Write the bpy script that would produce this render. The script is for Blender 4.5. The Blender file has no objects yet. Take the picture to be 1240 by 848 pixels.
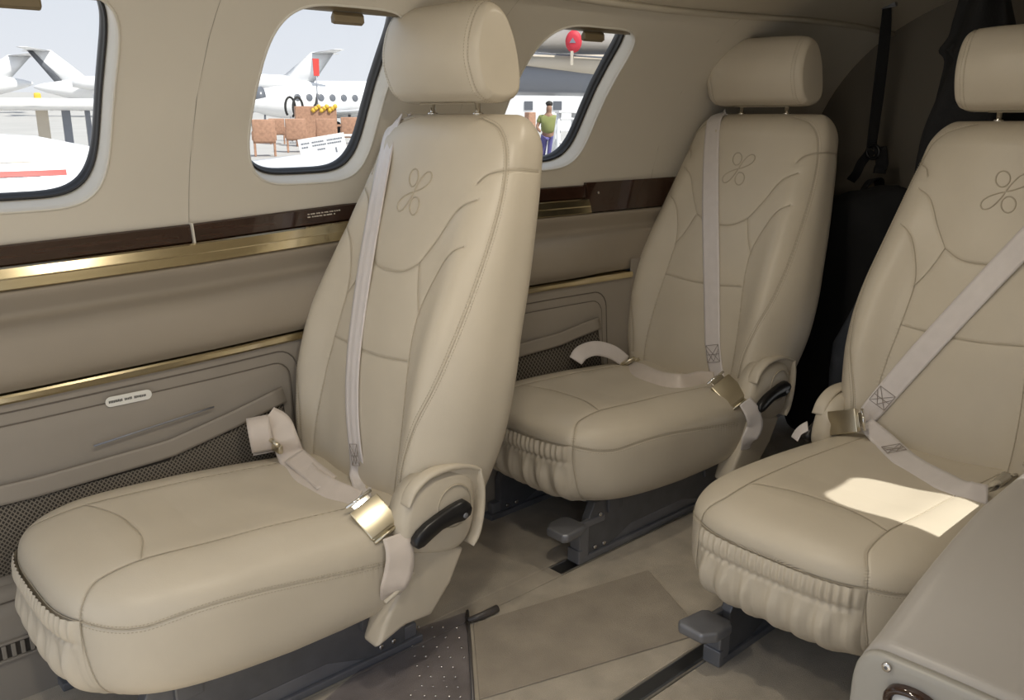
import bpy, bmesh, math, random
import numpy as np
from mathutils import Vector, Matrix
from mathutils.bvhtree import BVHTree
from mathutils.kdtree import KDTree
random.seed(7); rng = np.random.default_rng(7)
sc = bpy.context.scene
C = sc.collection
R_ = math.radians

# ---------------------------------------------------------------- camera
F_PX, CXP, CYP, HOR, H = 1060.0, 620.0, 424.0, 138.0, 1.05
PITCH = math.atan2(CYP - HOR, F_PX)
YAW = math.atan2(1210.0, F_PX / math.cos(PITCH))      # angle of the cabin axis right of the view
cam_d = bpy.data.cameras.new('camera'); cam = bpy.data.objects.new('camera', cam_d); C.objects.link(cam)
cam_d.sensor_width = 36.0; cam_d.lens = 36.0 * F_PX / 1240.0; cam_d.clip_start = 0.02; cam_d.clip_end = 2000
nh = Vector((math.cos(YAW), math.sin(YAW), 0)); rt = Vector((math.sin(YAW), -math.cos(YAW), 0)); up = Vector((0, 0, 1))
fwd = nh * math.cos(PITCH) - up * math.sin(PITCH); cup = nh * math.sin(PITCH) + up * math.cos(PITCH)
m = Matrix((rt, cup, -fwd)).transposed().to_4x4(); m.translation = (0, 0, H)
cam.matrix_world = m
sc.camera = cam

def ray(px, py):
    return (fwd + rt * ((px - CXP) / F_PX) - cup * ((py - CYP) / F_PX)).normalized()
CAM = Vector((0, 0, H))
def atz(px, py, z):
    d = ray(px, py); return CAM + d * ((z - H) / d.z)
def aty(px, py, y):
    d = ray(px, py); return CAM + d * (y / d.y)
def atx(px, py, x):
    d = ray(px, py); return CAM + d * (x / d.x)
def atd(px, py, dist):
    d = ray(px, py); return CAM + d * (dist / math.hypot(d.x, d.y))

# ---------------------------------------------------------------- world, sun, exposure
sc.view_settings.view_transform = 'Standard'; sc.view_settings.look = 'None'
sc.view_settings.gamma = 1.0; sc.view_settings.use_curve_mapping = False
sc.view_settings.exposure = 0.05
w = bpy.data.worlds.new('sky'); sc.world = w; w.use_nodes = True
nt = w.node_tree; nt.nodes.clear()
out = nt.nodes.new('ShaderNodeOutputWorld'); bg = nt.nodes.new('ShaderNodeBackground')
tc = nt.nodes.new('ShaderNodeTexCoord'); sx = nt.nodes.new('ShaderNodeSeparateXYZ'); cr = nt.nodes.new('ShaderNodeValToRGB')
nz = nt.nodes.new('ShaderNodeTexNoise'); nz.inputs['Scale'].default_value = 3.0; nz.inputs['Detail'].default_value = 4
ma = nt.nodes.new('ShaderNodeMath'); ma.operation = 'MULTIPLY_ADD'; ma.inputs[1].default_value = 0.10; 
nt.links.new(tc.outputs['Generated'], sx.inputs[0]); nt.links.new(tc.outputs['Generated'], nz.inputs['Vector'])
nt.links.new(nz.outputs['Fac'], ma.inputs[0]); nt.links.new(sx.outputs['Z'], ma.inputs[2])
nt.links.new(ma.outputs[0], cr.inputs[0]); nt.links.new(cr.outputs[0], bg.inputs[0]); nt.links.new(bg.outputs[0], out.inputs[0])
e = cr.color_ramp.elements
e[0].position = 0.04; e[0].color = (0.80, 0.82, 0.86, 1)
e[1].position = 0.24; e[1].color = (0.66, 0.71, 0.80, 1)
e2 = cr.color_ramp.elements.new(0.9); e2.color = (0.60, 0.68, 0.82, 1)
bg.inputs[1].default_value = 1.05
SUN_DIR = Vector((0.10, -0.53, 0.72)).normalized()      # towards the sun, port side
sun_d = bpy.data.lights.new('sun', 'SUN'); sun_d.energy = 5.0; sun_d.angle = R_(0.6); sun_d.color = (1, 0.96, 0.88)
sun = bpy.data.objects.new('sun', sun_d); C.objects.link(sun)
sun.rotation_euler = SUN_DIR.to_track_quat('Z', 'Y').to_euler()

# ---------------------------------------------------------------- materials
MATS = {}
def mat(name, col, rough=0.5, metal=0.0, noise=0.0, nscale=60, bump=0.0, bscale=300, spec=0.5, coat=0.0, stretch=None, sheen=0.0, trans=0.0, col2=None):
    m_ = bpy.data.materials.new(name); m_.use_nodes = True
    t = m_.node_tree; b = t.nodes['Principled BSDF']
    b.inputs['Base Color'].default_value = (*col, 1); b.inputs['Roughness'].default_value = rough
    b.inputs['Metallic'].default_value = metal; b.inputs['Specular IOR Level'].default_value = spec
    b.inputs['Coat Weight'].default_value = coat; b.inputs['Sheen Weight'].default_value = sheen
    b.inputs['Transmission Weight'].default_value = trans
    tcn = t.nodes.new('ShaderNodeTexCoord'); vec = tcn.outputs['Object']
    if stretch:
        mp = t.nodes.new('ShaderNodeMapping'); mp.inputs['Scale'].default_value = stretch
        t.links.new(vec, mp.inputs[0]); vec = mp.outputs[0]
    if noise > 0 or col2:
        n = t.nodes.new('ShaderNodeTexNoise'); n.inputs['Scale'].default_value = nscale; n.inputs['Detail'].default_value = 6
        t.links.new(vec, n.inputs['Vector'])
        r = t.nodes.new('ShaderNodeValToRGB'); t.links.new(n.outputs['Fac'], r.inputs[0])
        c2 = col2 if col2 else tuple(max(0, c * (1 - noise)) for c in col)
        c1 = col if col2 else tuple(min(1, c * (1 + noise)) for c in col)
        r.color_ramp.elements[0].position = 0.3; r.color_ramp.elements[1].position = 0.7
        r.color_ramp.elements[0].color = (*c2, 1); r.color_ramp.elements[1].color = (*c1, 1)
        t.links.new(r.outputs[0], b.inputs['Base Color'])
    if bump > 0:
        n2 = t.nodes.new('ShaderNodeTexNoise'); n2.inputs['Scale'].default_value = bscale; n2.inputs['Detail'].default_value = 4
        t.links.new(vec, n2.inputs['Vector'])
        bp = t.nodes.new('ShaderNodeBump'); bp.inputs['Strength'].default_value = bump; bp.inputs['Distance'].default_value = 0.002
        t.links.new(n2.outputs['Fac'], bp.inputs['Height']); t.links.new(bp.outputs[0], b.inputs['Normal'])
    MATS[name] = m_
    return m_
mat('leather', (0.595, 0.532, 0.428), rough=0.42, noise=0.03, nscale=9, bump=0.10, bscale=420, spec=0.45)
mat('leather_gather', (0.595, 0.532, 0.428), rough=0.46, noise=0.03, nscale=9, bump=0.12, bscale=300)
mat('thread', (0.43, 0.37, 0.27), rough=0.7)
mat('seam', (0.50, 0.44, 0.345), rough=0.75)
mat('emboss', (0.47, 0.41, 0.315), rough=0.6)
mat('joint', (0.34, 0.30, 0.235), rough=0.7)
mat('wall_cream', (0.655, 0.61, 0.525), rough=0.55, noise=0.02, nscale=3, bump=0.05, bscale=500)
mat('reveal_cream', (0.66, 0.625, 0.55), rough=0.4)
mat('taupe', (0.30, 0.258, 0.205), rough=0.6, noise=0.03, nscale=5, bump=0.08, bscale=600)
mat('taupe_panel', (0.30, 0.268, 0.228), rough=0.6, noise=0.03, nscale=4, bump=0.06, bscale=500)
mat('taupe_line', (0.13, 0.11, 0.09), rough=0.7)
mat('brass', (0.74, 0.645, 0.43), rough=0.17, metal=1.0, noise=0.06, nscale=4, stretch=(1, 6, 20))
mat('walnut', (0.036, 0.016, 0.010), rough=0.10, noise=0.25, nscale=5, stretch=(2, 25, 25), coat=0.6)
mat('mesh_net', (0.20, 0.175, 0.14), rough=0.8)
mat('mesh_back', (0.05, 0.042, 0.035), rough=0.9)
mat('carpet', (0.49, 0.435, 0.355), rough=0.95, noise=0.16, nscale=14, bump=0.9, bscale=450, spec=0.1, sheen=0.2)
mat('carpet_dark', (0.37, 0.32, 0.255), rough=0.95, noise=0.14, nscale=10, bump=0.9, bscale=450, spec=0.1, sheen=0.2)
mat('metal_grey', (0.27, 0.28, 0.31), rough=0.42, metal=0.6, noise=0.08, nscale=20)
mat('metal_dark', (0.17, 0.175, 0.19), rough=0.45, metal=0.5, noise=0.1, nscale=25)
mat('rail_alu', (0.50, 0.49, 0.46), rough=0.35, metal=0.9)
mat('chrome', (0.85, 0.83, 0.78), rough=0.12, metal=1.0)
mat('bolt', (0.75, 0.73, 0.7), rough=0.25, metal=1.0)
mat('nickel', (0.66, 0.60, 0.46), rough=0.30, metal=1.0, noise=0.04, nscale=8)
mat('belt', (0.66, 0.58, 0.51), rough=0.38, noise=0.03, nscale=40, bump=0.25, bscale=900, sheen=0.3)
mat('belt_pale', (0.72, 0.67, 0.65), rough=0.36, noise=0.03, nscale=40, bump=0.25, bscale=900, sheen=0.3)
mat('belt_thread', (0.30, 0.26, 0.23), rough=0.7)
mat('black_plastic', (0.012, 0.012, 0.013), rough=0.32)
mat('rubber', (0.02, 0.02, 0.022), rough=0.35)
mat('black_cloth', (0.012, 0.012, 0.013), rough=0.85, bump=0.5, bscale=200)
mat('dark_cloth', (0.06, 0.066, 0.08), rough=0.8, noise=0.4, nscale=12, bump=0.4, bscale=150)
mat('bulkhead', (0.20, 0.175, 0.14), rough=0.75, noise=0.03, nscale=4)
mat('ceiling', (0.52, 0.47, 0.38), rough=0.6)
mat('shade_bronze', (0.20, 0.155, 0.09), rough=0.5, metal=0.2)
mat('console_grey', (0.40, 0.375, 0.345), rough=0.38, noise=0.02, nscale=5, bump=0.05, bscale=600)
mat('console_edge', (0.38, 0.365, 0.33), rough=0.4)
mat('placard', (0.80, 0.79, 0.74), rough=0.5)
mat('ink', (0.05, 0.05, 0.05), rough=0.7)
mat('ink_light', (0.55, 0.50, 0.42), rough=0.7)
mat('vinyl_edge', (0.10, 0.09, 0.085), rough=0.3)
mat('ac_white', (0.84, 0.845, 0.85), rough=0.25)
mat('ac_grey', (0.20, 0.215, 0.25), rough=0.35)
mat('ac_tan', (0.55, 0.49, 0.40), rough=0.4)
mat('ac_dark', (0.13, 0.14, 0.16), rough=0.3)
mat('ac_red', (0.62, 0.06, 0.05), rough=0.45)
mat('cover_red', (0.55, 0.03, 0.05), rough=0.6)
mat('tyre', (0.03, 0.03, 0.03), rough=0.8)
mat('wicker', (0.40, 0.225, 0.145), rough=0.7, noise=0.2, nscale=12)
mat('sign_white', (0.85, 0.85, 0.84), rough=0.5)
mat('apron', (0.42, 0.41, 0.39), rough=0.85, noise=0.06, nscale=0.4)
mat('skin', (0.30, 0.17, 0.11), rough=0.6)
mat('shirt_green', (0.24, 0.26, 0.09), rough=0.8)
mat('trousers_blue', (0.10, 0.09, 0.26), rough=0.8)
mat('hair', (0.02, 0.017, 0.014), rough=0.7)
mat('yellow', (0.7, 0.45, 0.05), rough=0.6)
def glassy(name, tint, refl, rough=0.02):
    m_ = bpy.data.materials.new(name); m_.use_nodes = True; t = m_.node_tree; t.nodes.clear()
    o = t.nodes.new('ShaderNodeOutputMaterial'); tr = t.nodes.new('ShaderNodeBsdfTransparent'); gl = t.nodes.new('ShaderNodeBsdfGlossy')
    mx = t.nodes.new('ShaderNodeMixShader'); tr.inputs[0].default_value = (*tint, 1); gl.inputs['Roughness'].default_value = rough
    mx.inputs[0].default_value = refl
    t.links.new(tr.outputs[0], mx.inputs[1]); t.links.new(gl.outputs[0], mx.inputs[2]); t.links.new(mx.outputs[0], o.inputs[0])
    MATS[name] = m_
glassy('pane', (0.97, 0.98, 0.98), 0.03)
glassy('vinyl', (0.86, 0.86, 0.90), 0.07, 0.12)

# ---------------------------------------------------------------- helpers
def M(n): return MATS[n]
def obj(name, vf, material, parent=None, smooth=True, kind=None):
    v, f = vf[0], vf[1]
    me = bpy.data.meshes.new(name)
    me.from_pydata([tuple(p) for p in v], [], [tuple(q) for q in f]); me.update()
    if smooth: me.polygons.foreach_set('use_smooth', [True] * len(me.polygons))
    me.materials.append(M(material))
    o = bpy.data.objects.new(name, me); C.objects.link(o)
    if parent is not None: o.parent = parent
    if kind: o['kind'] = kind
    return o
def empty(name, loc=(0, 0, 0), rz=0.0, parent=None):
    o = bpy.data.objects.new(name, None); C.objects.link(o); o.location = loc; o.rotation_euler = (0, 0, rz)
    o.empty_display_size = 0.1
    if parent is not None: o.parent = parent
    return o
def tag(o, label, cat, group=None):
    o['label'] = label; o['category'] = cat
    if group: o['group'] = group
    return o
def struct(o): o['kind'] = 'structure'; return o
def join(*parts):
    V, Fc = [], []
    for v, f in parts:
        n = len(V); V += [tuple(p) for p in v]; Fc += [tuple(i + n for i in q) for q in f]
    return V, Fc
def xf(vf, mtx):
    return [tuple(mtx @ Vector(p)) for p in vf[0]], vf[1]
def shift(vf, d): return [(p[0] + d[0], p[1] + d[1], p[2] + d[2]) for p in vf[0]], vf[1]
def grid_faces(nr, nc, closed):
    f = []
    for i in range(nr - 1):
        for j in range(nc if closed else nc - 1):
            k = (j + 1) % nc
            f.append((i * nc + j, i * nc + k, (i + 1) * nc + k, (i + 1) * nc + j))
    return f
def loft(rings, cap=True, closed=True):
    nr, nc = len(rings), len(rings[0])
    v = [tuple(p) for r in rings for p in r]; f = grid_faces(nr, nc, closed)
    if cap and closed:
        for i in (0, nr - 1):
            c = np.mean(np.array(rings[i]), axis=0); v.append(tuple(c)); ci = len(v) - 1
            for j in range(nc):
                k = (j + 1) % nc
                f.append((ci, i * nc + k, i * nc + j) if i == 0 else (ci, i * nc + j, i * nc + k))
    return v, f
def catmull(pts, n=8):
    P = [np.array(p, float) for p in pts]
    if len(P) < 3:
        return [P[0] + (P[1] - P[0]) * t for t in np.linspace(0, 1, n + 1)]
    P = [2 * P[0] - P[1]] + P + [2 * P[-1] - P[-2]]
    o = []
    for i in range(1, len(P) - 2):
        p0, p1, p2, p3 = P[i - 1:i + 3]
        for t in np.linspace(0, 1, n, endpoint=False):
            o.append(0.5 * ((2 * p1) + (-p0 + p2) * t + (2 * p0 - 5 * p1 + 4 * p2 - p3) * t * t + (-p0 + 3 * p1 - 3 * p2 + p3) * t ** 3))
    o.append(P[-2]); return o
def tube(path, r, nseg=10, closed=False):
    P = [Vector(p) for p in path]; n = len(P); rings = []; side = None
    for i in range(n):
        if closed: t = P[(i + 1) % n] - P[i - 1]
        else: t = P[min(i + 1, n - 1)] - P[max(i - 1, 0)]
        t.normalize()
        if side is None:
            side = t.cross(Vector((0, 0, 1)))
            if side.length < 0.1: side = t.cross(Vector((1, 0, 0)))
        side = (side - t * side.dot(t)).normalized(); b = t.cross(side)
        rr = r[i] if hasattr(r, '__len__') else r
        rings.append([P[i] + (side * math.cos(a) + b * math.sin(a)) * rr for a in np.linspace(0, 2 * math.pi, nseg, endpoint=False)])
    if closed: rings.append(rings[0])
    return loft(rings, cap=not closed)
def ribbon(path, normals, width, thick=0.0018, nw=6, ridge=0.0):
    """flat strap along path; normals give its face direction"""
    P = [Vector(p) for p in path]; n = len(P); rings = []
    for i in range(n):
        t = (P[min(i + 1, n - 1)] - P[max(i - 1, 0)]).normalized()
        N = Vector(normals[i]); N = (N - t * N.dot(t)).normalized(); s = t.cross(N)
        wd = width[i] if hasattr(width, '__len__') else width
        us = np.linspace(-0.5, 0.5, nw + 1)
        top = [P[i] + s * (u * wd) + N * (thick * 0.5 + ridge * math.cos(u * 4 * math.pi) * 0.5) for u in us]
        bot = [P[i] + s * (u * wd) - N * (thick * 0.5) for u in us[::-1]]
        rings.append(top + bot)
    return loft(rings)
def rbox(sx, sy, sz, bev=0.005, seg=3, center=(0, 0, 0)):
    bm = bmesh.new(); bmesh.ops.create_cube(bm, size=1.0)
    for v in bm.verts: v.co = Vector((v.co.x * sx, v.co.y * sy, v.co.z * sz))
    if bev > 0: bmesh.ops.bevel(bm, geom=bm.edges[:], offset=bev, segments=seg, profile=0.6, affect='EDGES')
    for v in bm.verts: v.co += Vector(center)
    bm.verts.index_update()
    r = [tuple(v.co) for v in bm.verts], [tuple(v.index for v in f.verts) for f in bm.faces]
    bm.free(); return r
def prism(poly, axis_dir, thick, bev=0.0, seg=2):
    """polygon (3D points, planar) extruded by axis_dir*thick, bevelled"""
    bm = bmesh.new(); a = Vector(axis_dir).normalized() * thick
    v1 = [bm.verts.new(Vector(p)) for p in poly]; v2 = [bm.verts.new(Vector(p) + a) for p in poly]
    n = len(poly); bm.faces.new(v1[::-1]); bm.faces.new(v2)
    for i in range(n): bm.faces.new((v1[i], v1[(i + 1) % n], v2[(i + 1) % n], v2[i]))
    bmesh.ops.recalc_face_normals(bm, faces=bm.faces[:])
    if bev > 0: bmesh.ops.bevel(bm, geom=bm.edges[:], offset=bev, segments=seg, profile=0.6, affect='EDGES')
    bm.verts.index_update()
    r = [tuple(v.co) for v in bm.verts], [tuple(v.index for v in f.verts) for f in bm.faces]
    bm.free(); return r
def disc(center, normal, r, thick, n=24, bev=0.2):
    N = Vector(normal).normalized(); s = N.orthogonal().normalized(); b = N.cross(s); c = Vector(center); rings = []
    for (rr, h) in ((r, 0), (r, thick * (1 - bev)), (r * (1 - bev * 0.5), thick)):
        rings.append([c + (s * math.cos(a) + b * math.sin(a)) * rr + N * h for a in np.linspace(0, 2 * math.pi, n, endpoint=False)])
    return loft(rings)
def spow(c, p): return np.sign(c) * np.abs(c) ** p
def interp(x, xs, ys): return float(np.interp(x, xs, ys))
def smooth01(t): t = min(1, max(0, t)); return t * t * (3 - 2 * t)

# ================================================================ CABIN SHELL
# starboard wall: arc centred at (YC, ZC)
YC = 1.08
def ZCf(x):
    t = min(1, max(0, (x - 1.5) / 1.4)); return 0.711 + 0.09 * t * t * (3 - 2 * t)
def Rw(x):
    t = x - 1.3
    if t <= 0: return 0.704
    if t < 0.5: return 0.704 - 0.08 * t * t
    return 0.684 - 0.08 * (t - 0.5)
def dzx(x): return interp(x, [-0.6, 0.37, 0.72, 1.09, 1.74, 3.2], [-0.012, 0, 0.01, 0.027, 0.03, 0.034])
def beltz(x): return 0.821 + dzx(x)
def wallp(x, a, out_=0.0):
    r = Rw(x) + out_; return Vector((x, YC + r * math.cos(R_(a)), ZCf(x) + r * math.sin(R_(a))))
def belta(x): return math.degrees(math.asin((beltz(x) - ZCf(x)) / Rw(x)))
A_TOP = 58.0
XF, XA = -0.6, 2.95

wall_right = struct(empty('wall_right'))
def win_outline(xc, ac, hx, ha, n=72, p=4.2, shear=0.0):
    o = []
    for t in np.linspace(0, 2 * math.pi, n, endpoint=False):
        c, s = math.cos(t), math.sin(t)
        a_ = spow(s, 2 / p) * ha; o.append((xc + spow(c, 2 / p) * hx + shear * a_, ac + a_))
    return o
def panel_with_window(x0, x1, win, mirror=False):
    """curved side panel, ring-lofted from its window outline to its rectangular edge"""
    n = len(win); xc = sum(p[0] for p in win) / n; ac = sum(p[1] for p in win) / n
    outer = []
    amin = min(belta(x0), belta(x1)) - 0.01
    for (x, a) in win:
        dx, da = x - xc, a - ac
        ts = []
        if dx > 1e-9: ts.append((x1 - xc) / dx)
        if dx < -1e-9: ts.append((x0 - xc) / dx)
        if da > 1e-9: ts.append((A_TOP - ac) / da)
        if da < -1e-9: ts.append((amin - ac) / da)
        t = min(ts); outer.append([xc + dx * t, ac + da * t])
    for cx_, ca_ in ((x0, amin), (x1, amin), (x0, A_TOP), (x1, A_TOP)):
        i = min(range(n), key=lambda k: ((outer[k][0] - cx_) / (x1 - x0)) ** 2 + ((outer[k][1] - ca_) / 50) ** 2)
        outer[i] = [cx_, ca_]
    for q in outer:
        q[1] = belta(q[0]) if q[1] <= amin + 1e-6 else max(q[1], belta(q[0]))
    rings = []
    K = 12
    for k in range(K + 1):
        t = k / K
        rings.append([wallp(win[i][0] * (1 - t) + outer[i][0] * t, win[i][1] * (1 - t) + outer[i][1] * t) for i in range(n)])
    v, f = loft(rings, cap=False)
    # thickness edge at the panel seams
    return v, f
WINS = [(0.405, 31.2, 0.160, 17.2), (0.988, 32.8, 0.153, 17.0), (1.675, 33.2, 0.166, 17.6)]
PAN = [(-0.25, 0.7170), (0.7180, 1.3655), (1.3665, 2.141)]
def mir(p, on): return Vector((p.x, 2 * 0.88 - p.y, p.z)) if on else p
def window(n_, spec, parent_wall, mirror=False):
    xc, ac, hx, ha = spec
    w_ = struct(empty('window_%d' % n_, mir(wallp(xc, ac), mirror)))
    o0 = Vector(w_.location)
    def ring(sc_, dep, da=0.0, N=72, sub=0.0):
        return [mir(wallp(x, a, dep), mirror) - o0 for (x, a) in win_outline(xc, ac + da, hx * sc_ , ha * sc_ )]
    obj('reveal', loft([ring(1.0, 0), ring(0.99, 0.003), ring(0.982, 0.010), ring(0.972, 0.028), ring(0.962, 0.044)], cap=False), 'reveal_cream', w_)
    obj('reveal_lip', tube([p for p in ring(1.005, 0.0)], 0.0028, 8, closed=True), 'reveal_cream', w_)
    obj('gasket', loft([ring(0.968, 0.040), ring(0.955, 0.035), ring(0.938, 0.040), ring(0.945, 0.046), ring(0.932, 0.048), ring(0.924, 0.056), ring(0.935, 0.064)], cap=False), 'rubber', w_)
    rg = ring(0.88, 0.060)
    # pane follows the curve of the wall
    rings = [[mir(wallp(xc + (x - xc) * k, ac + (a - ac) * k, 0.060), mirror) - o0 for (x, a) in win_outline(xc, ac, hx * 0.945, ha * 0.945)] for k in (1.0, 0.75, 0.5, 0.25, 0.02)]
    obj('pane', loft(rings, cap=False), 'pane', w_)
    # rolled-up shade under the top edge, with its pull tab
    v = []
    xs = np.linspace(xc - hx * 0.72, xc + hx * 0.86, 14)
    rows = []
    for (a, d) in ((ac + ha * 0.985, 0.006), (ac + ha * 0.90, 0.012), (ac + ha * 0.855, 0.016), (ac + ha * 0.855, 0.034), (ac + ha * 0.985, 0.036)):
        rows.append([mir(wallp(x, a, d), mirror) - o0 for x in xs])
    obj('window_shade', loft(rows, cap=False, closed=False), 'shade_bronze', w_)
    tx = xc - hx * 0.02
    tab = []
    for x in (tx - 0.034, tx - 0.031, tx + 0.031, tx + 0.034):
        e_ = 0.0 if abs(x - tx) < 0.032 else 0.002
        tab.append([mir(wallp(x, a, d), mirror) - o0 for (a, d) in ((ac + ha * 0.875, 0.004 + e_), (ac + ha * 0.84, -0.006 + e_), (ac + ha * 0.80, -0.004 + e_), (ac + ha * 0.79, 0.004 - e_), (ac + ha * 0.82, 0.012 - e_), (ac + ha * 0.875, 0.014 - e_))])
    obj('shade_tab', loft(tab), 'shade_bronze', w_, smooth=False)
    return w_
for i in range(3):
    wo = win_outline(*WINS[i])
    obj('panel', panel_with_window(PAN[i][0], PAN[i][1], wo), 'wall_cream', wall_right)
    window(i + 1, WINS[i], wall_right)
def strip(x0, x1, prof, nx=24):
    """wall strip swept along x; prof(x) -> list of Vectors"""
    return loft([prof(x) for x in np.linspace(x0, x1, nx)], cap=False, closed=False)
obj('panel', strip(2.142, XA, lambda x: [wallp(x, a) for a in np.linspace(belta(x), A_TOP, 14)]), 'wall_cream', wall_right)
obj('panel', strip(XF, -0.253, lambda x: [wallp(x, a) for a in np.linspace(belta(x), A_TOP, 14)]), 'wall_cream', wall_right)
# dark backing in the panel joints
for xs_ in (0.7175, 1.366, 2.1415):
    obj('panel_joint', strip(xs_ - 0.006, xs_ + 0.006, lambda x: [wallp(x, a, 0.0025) for a in np.linspace(belta(x), A_TOP, 14)], 3), 'joint', wall_right)

def yin(x): return (0.704 - Rw(x))
# walnut strip and brass rail: separate lengths on either side of the joints
def P_(x, y, z): return Vector((x, y - yin(x), z + dzx(x)))
def sect_walnut(x):  return [P_(x, 1.800, 0.823), P_(x, 1.768, 0.823), P_(x, 1.764, 0.820), P_(x, 1.758, 0.789), P_(x, 1.762, 0.786), P_(x, 1.800, 0.786)]
def sect_brass(x):   return [P_(x, 1.800, 0.7858), P_(x, 1.752, 0.7858), P_(x, 1.746, 0.783), P_(x, 1.7405, 0.767), P_(x, 1.7395, 0.7655), P_(x, 1.7395, 0.764), P_(x, 1.735, 0.748), P_(x, 1.740, 0.745), P_(x, 1.800, 0.745)]
def swept(x0, x1, sect, nx=20): return loft([sect(x) for x in np.linspace(x0, x1, nx)])
for (a, b) in ((XF, 0.7155), (0.7195, 1.86)):
    obj('trim_strip', swept(a, b, sect_walnut), 'walnut', wall_right, smooth=False)
obj('joint_cover', swept(0.7158, 0.7192, lambda x: [P_(x, 1.78, 0.826), P_(x, 1.757, 0.826), P_(x, 1.750, 0.776), P_(x, 1.78, 0.776)], 2), 'reveal_cream', wall_right, smooth=False)
obj('brass_rail', swept(XF, 1.86, sect_brass), 'brass', wall_right, smooth=False)
obj('trim_strip', swept(1.862, XA, lambda x: [P_(x, 1.800, 0.830), P_(x, 1.762, 0.830), P_(x, 1.740, 0.748), P_(x, 1.80, 0.748)]), 'walnut', wall_right, smooth=False)
obj('screw', disc(P_(1.90, 1.753, 0.80), (0, -1, 0.2), 0.004, 0.003, 12), 'bolt', wall_right)
# printed instructions on the walnut strip (two fine lines)
tp = []
for ln, zz in enumerate((0.811, 0.805)):
    x = 0.985
    while x < 1.055 + 0.01 * (1 - ln):
        wd = random.uniform(0.003, 0.008); p = P_(x, 1.7625 - (0.812 - zz) * 0.19 - 0.0008, zz)
        tp.append(rbox(wd, 0.0006, 0.0028, 0, center=p)); x += wd + 0.0022
obj('lettering', join(*tp), 'ink_light', wall_right, smooth=False)
# padded armrest bulge
def sect_pad(x):
    pts = [(1.79, 0.746), (1.745, 0.744), (1.738, 0.735), (1.745, 0.715), (1.748, 0.700), (1.738, 0.690), (1.710, 0.683), (1.692, 0.671), (1.681, 0.652), (1.675, 0.630), (1.674, 0.610), (1.680, 0.592), (1.694, 0.578), (1.712, 0.570), (1.79, 0.566)]
    ab = 0.75 * smooth01((x - 1.74) / 0.22)
    return [P_(x, y + ab * max(0, 1.735 - y), z) for y, z in [tuple(q) for q in catmull(pts, 4)]]
obj('armrest_pad', swept(XF, XA, sect_pad, 44), 'taupe', wall_right)
obj('low_rail', swept(XF, 2.0, lambda x: [P_(x, 1.79, 0.566), P_(x, 1.706, 0.566), P_(x, 1.7035, 0.562), P_(x, 1.7035, 0.553), P_(x, 1.706, 0.549), P_(x, 1.79, 0.549)]), 'brass', wall_right, smooth=False)
# lower side panel down to the floor
def ylow(z): return interp(z, [-0.05, 0.0, 0.075, 0.16, 0.195, 0.215, 0.40, 0.56], [1.645, 1.648, 1.655, 1.668, 1.672, 1.690, 1.705, 1.715])
def low_sect(z0, z1, n=8): return lambda x: [Vector((x, ylow(z) - yin(x), z + dzx(x) * max(0, z) / 0.56)) for z in np.linspace(z0, z1, n)]
obj('lower_panel', strip(XF, 2.0, low_sect(0.215, 0.552)), 'taupe_panel', wall_right)
obj('lower_panel', strip(2.0005, XA, low_sect(0.195, 0.60)), 'taupe_panel', wall_right)
obj('outer_skin', strip(XF, XA, lambda x: [Vector((x, 1.80 - 0.3 * yin(x), z)) for z in (-0.05, 0.3, 0.6, 0.83 + dzx(x))]), 'metal_dark', wall_right)
obj('kick_panel', strip(XF, XA, lambda x: [Vector((x, 1.74, 0.2155))] + low_sect(0.19, 0.2145, 3)(x)[::-1] + low_sect(-0.02, 0.19, 8)(x)[::-1], 30), 'taupe_panel', wall_right)
obj('ledge_seam', tube([Vector((x, ylow(0.19) - 0.0005 - yin(x), 0.19)) for x in np.linspace(XF, XA, 20)], 0.0015, 6), 'taupe_line', wall_right)
# vent grille along the kick panel
vg = empty('vent_grille', parent=wall_right)
x = -0.15
obj('vent_back', rbox(0.60, 0.004, 0.032, 0, center=(0.13, ylow(0.10) + 0.006 - 0.0075, 0.102)), 'mesh_back', wall_right, smooth=False)
vm = None
k = 0
while x < 0.42:
    if vm is None:
        o = obj('slat', rbox(0.0075, 0.006, 0.026, 0.001, 1), 'taupe_panel', vg, smooth=False); vm = o.data
    else:
        o = bpy.data.objects.new('slat', vm); C.objects.link(o); o.parent = vg
    o.location = (x, ylow(0.10) - 0.004, 0.102); x += 0.0155; k += 1
for zz in (0.086, 0.118):
    obj('vent_frame', rbox(0.60, 0.008, 0.005, 0.001, 1, center=(0.13, ylow(zz) - 0.004, zz)), 'taupe_panel', vg, smooth=False)

def wl(x, z, off=0.002):
    return Vector((x, ylow(z) - yin(x) - off, z + dzx(x) * z / 0.56))
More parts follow.
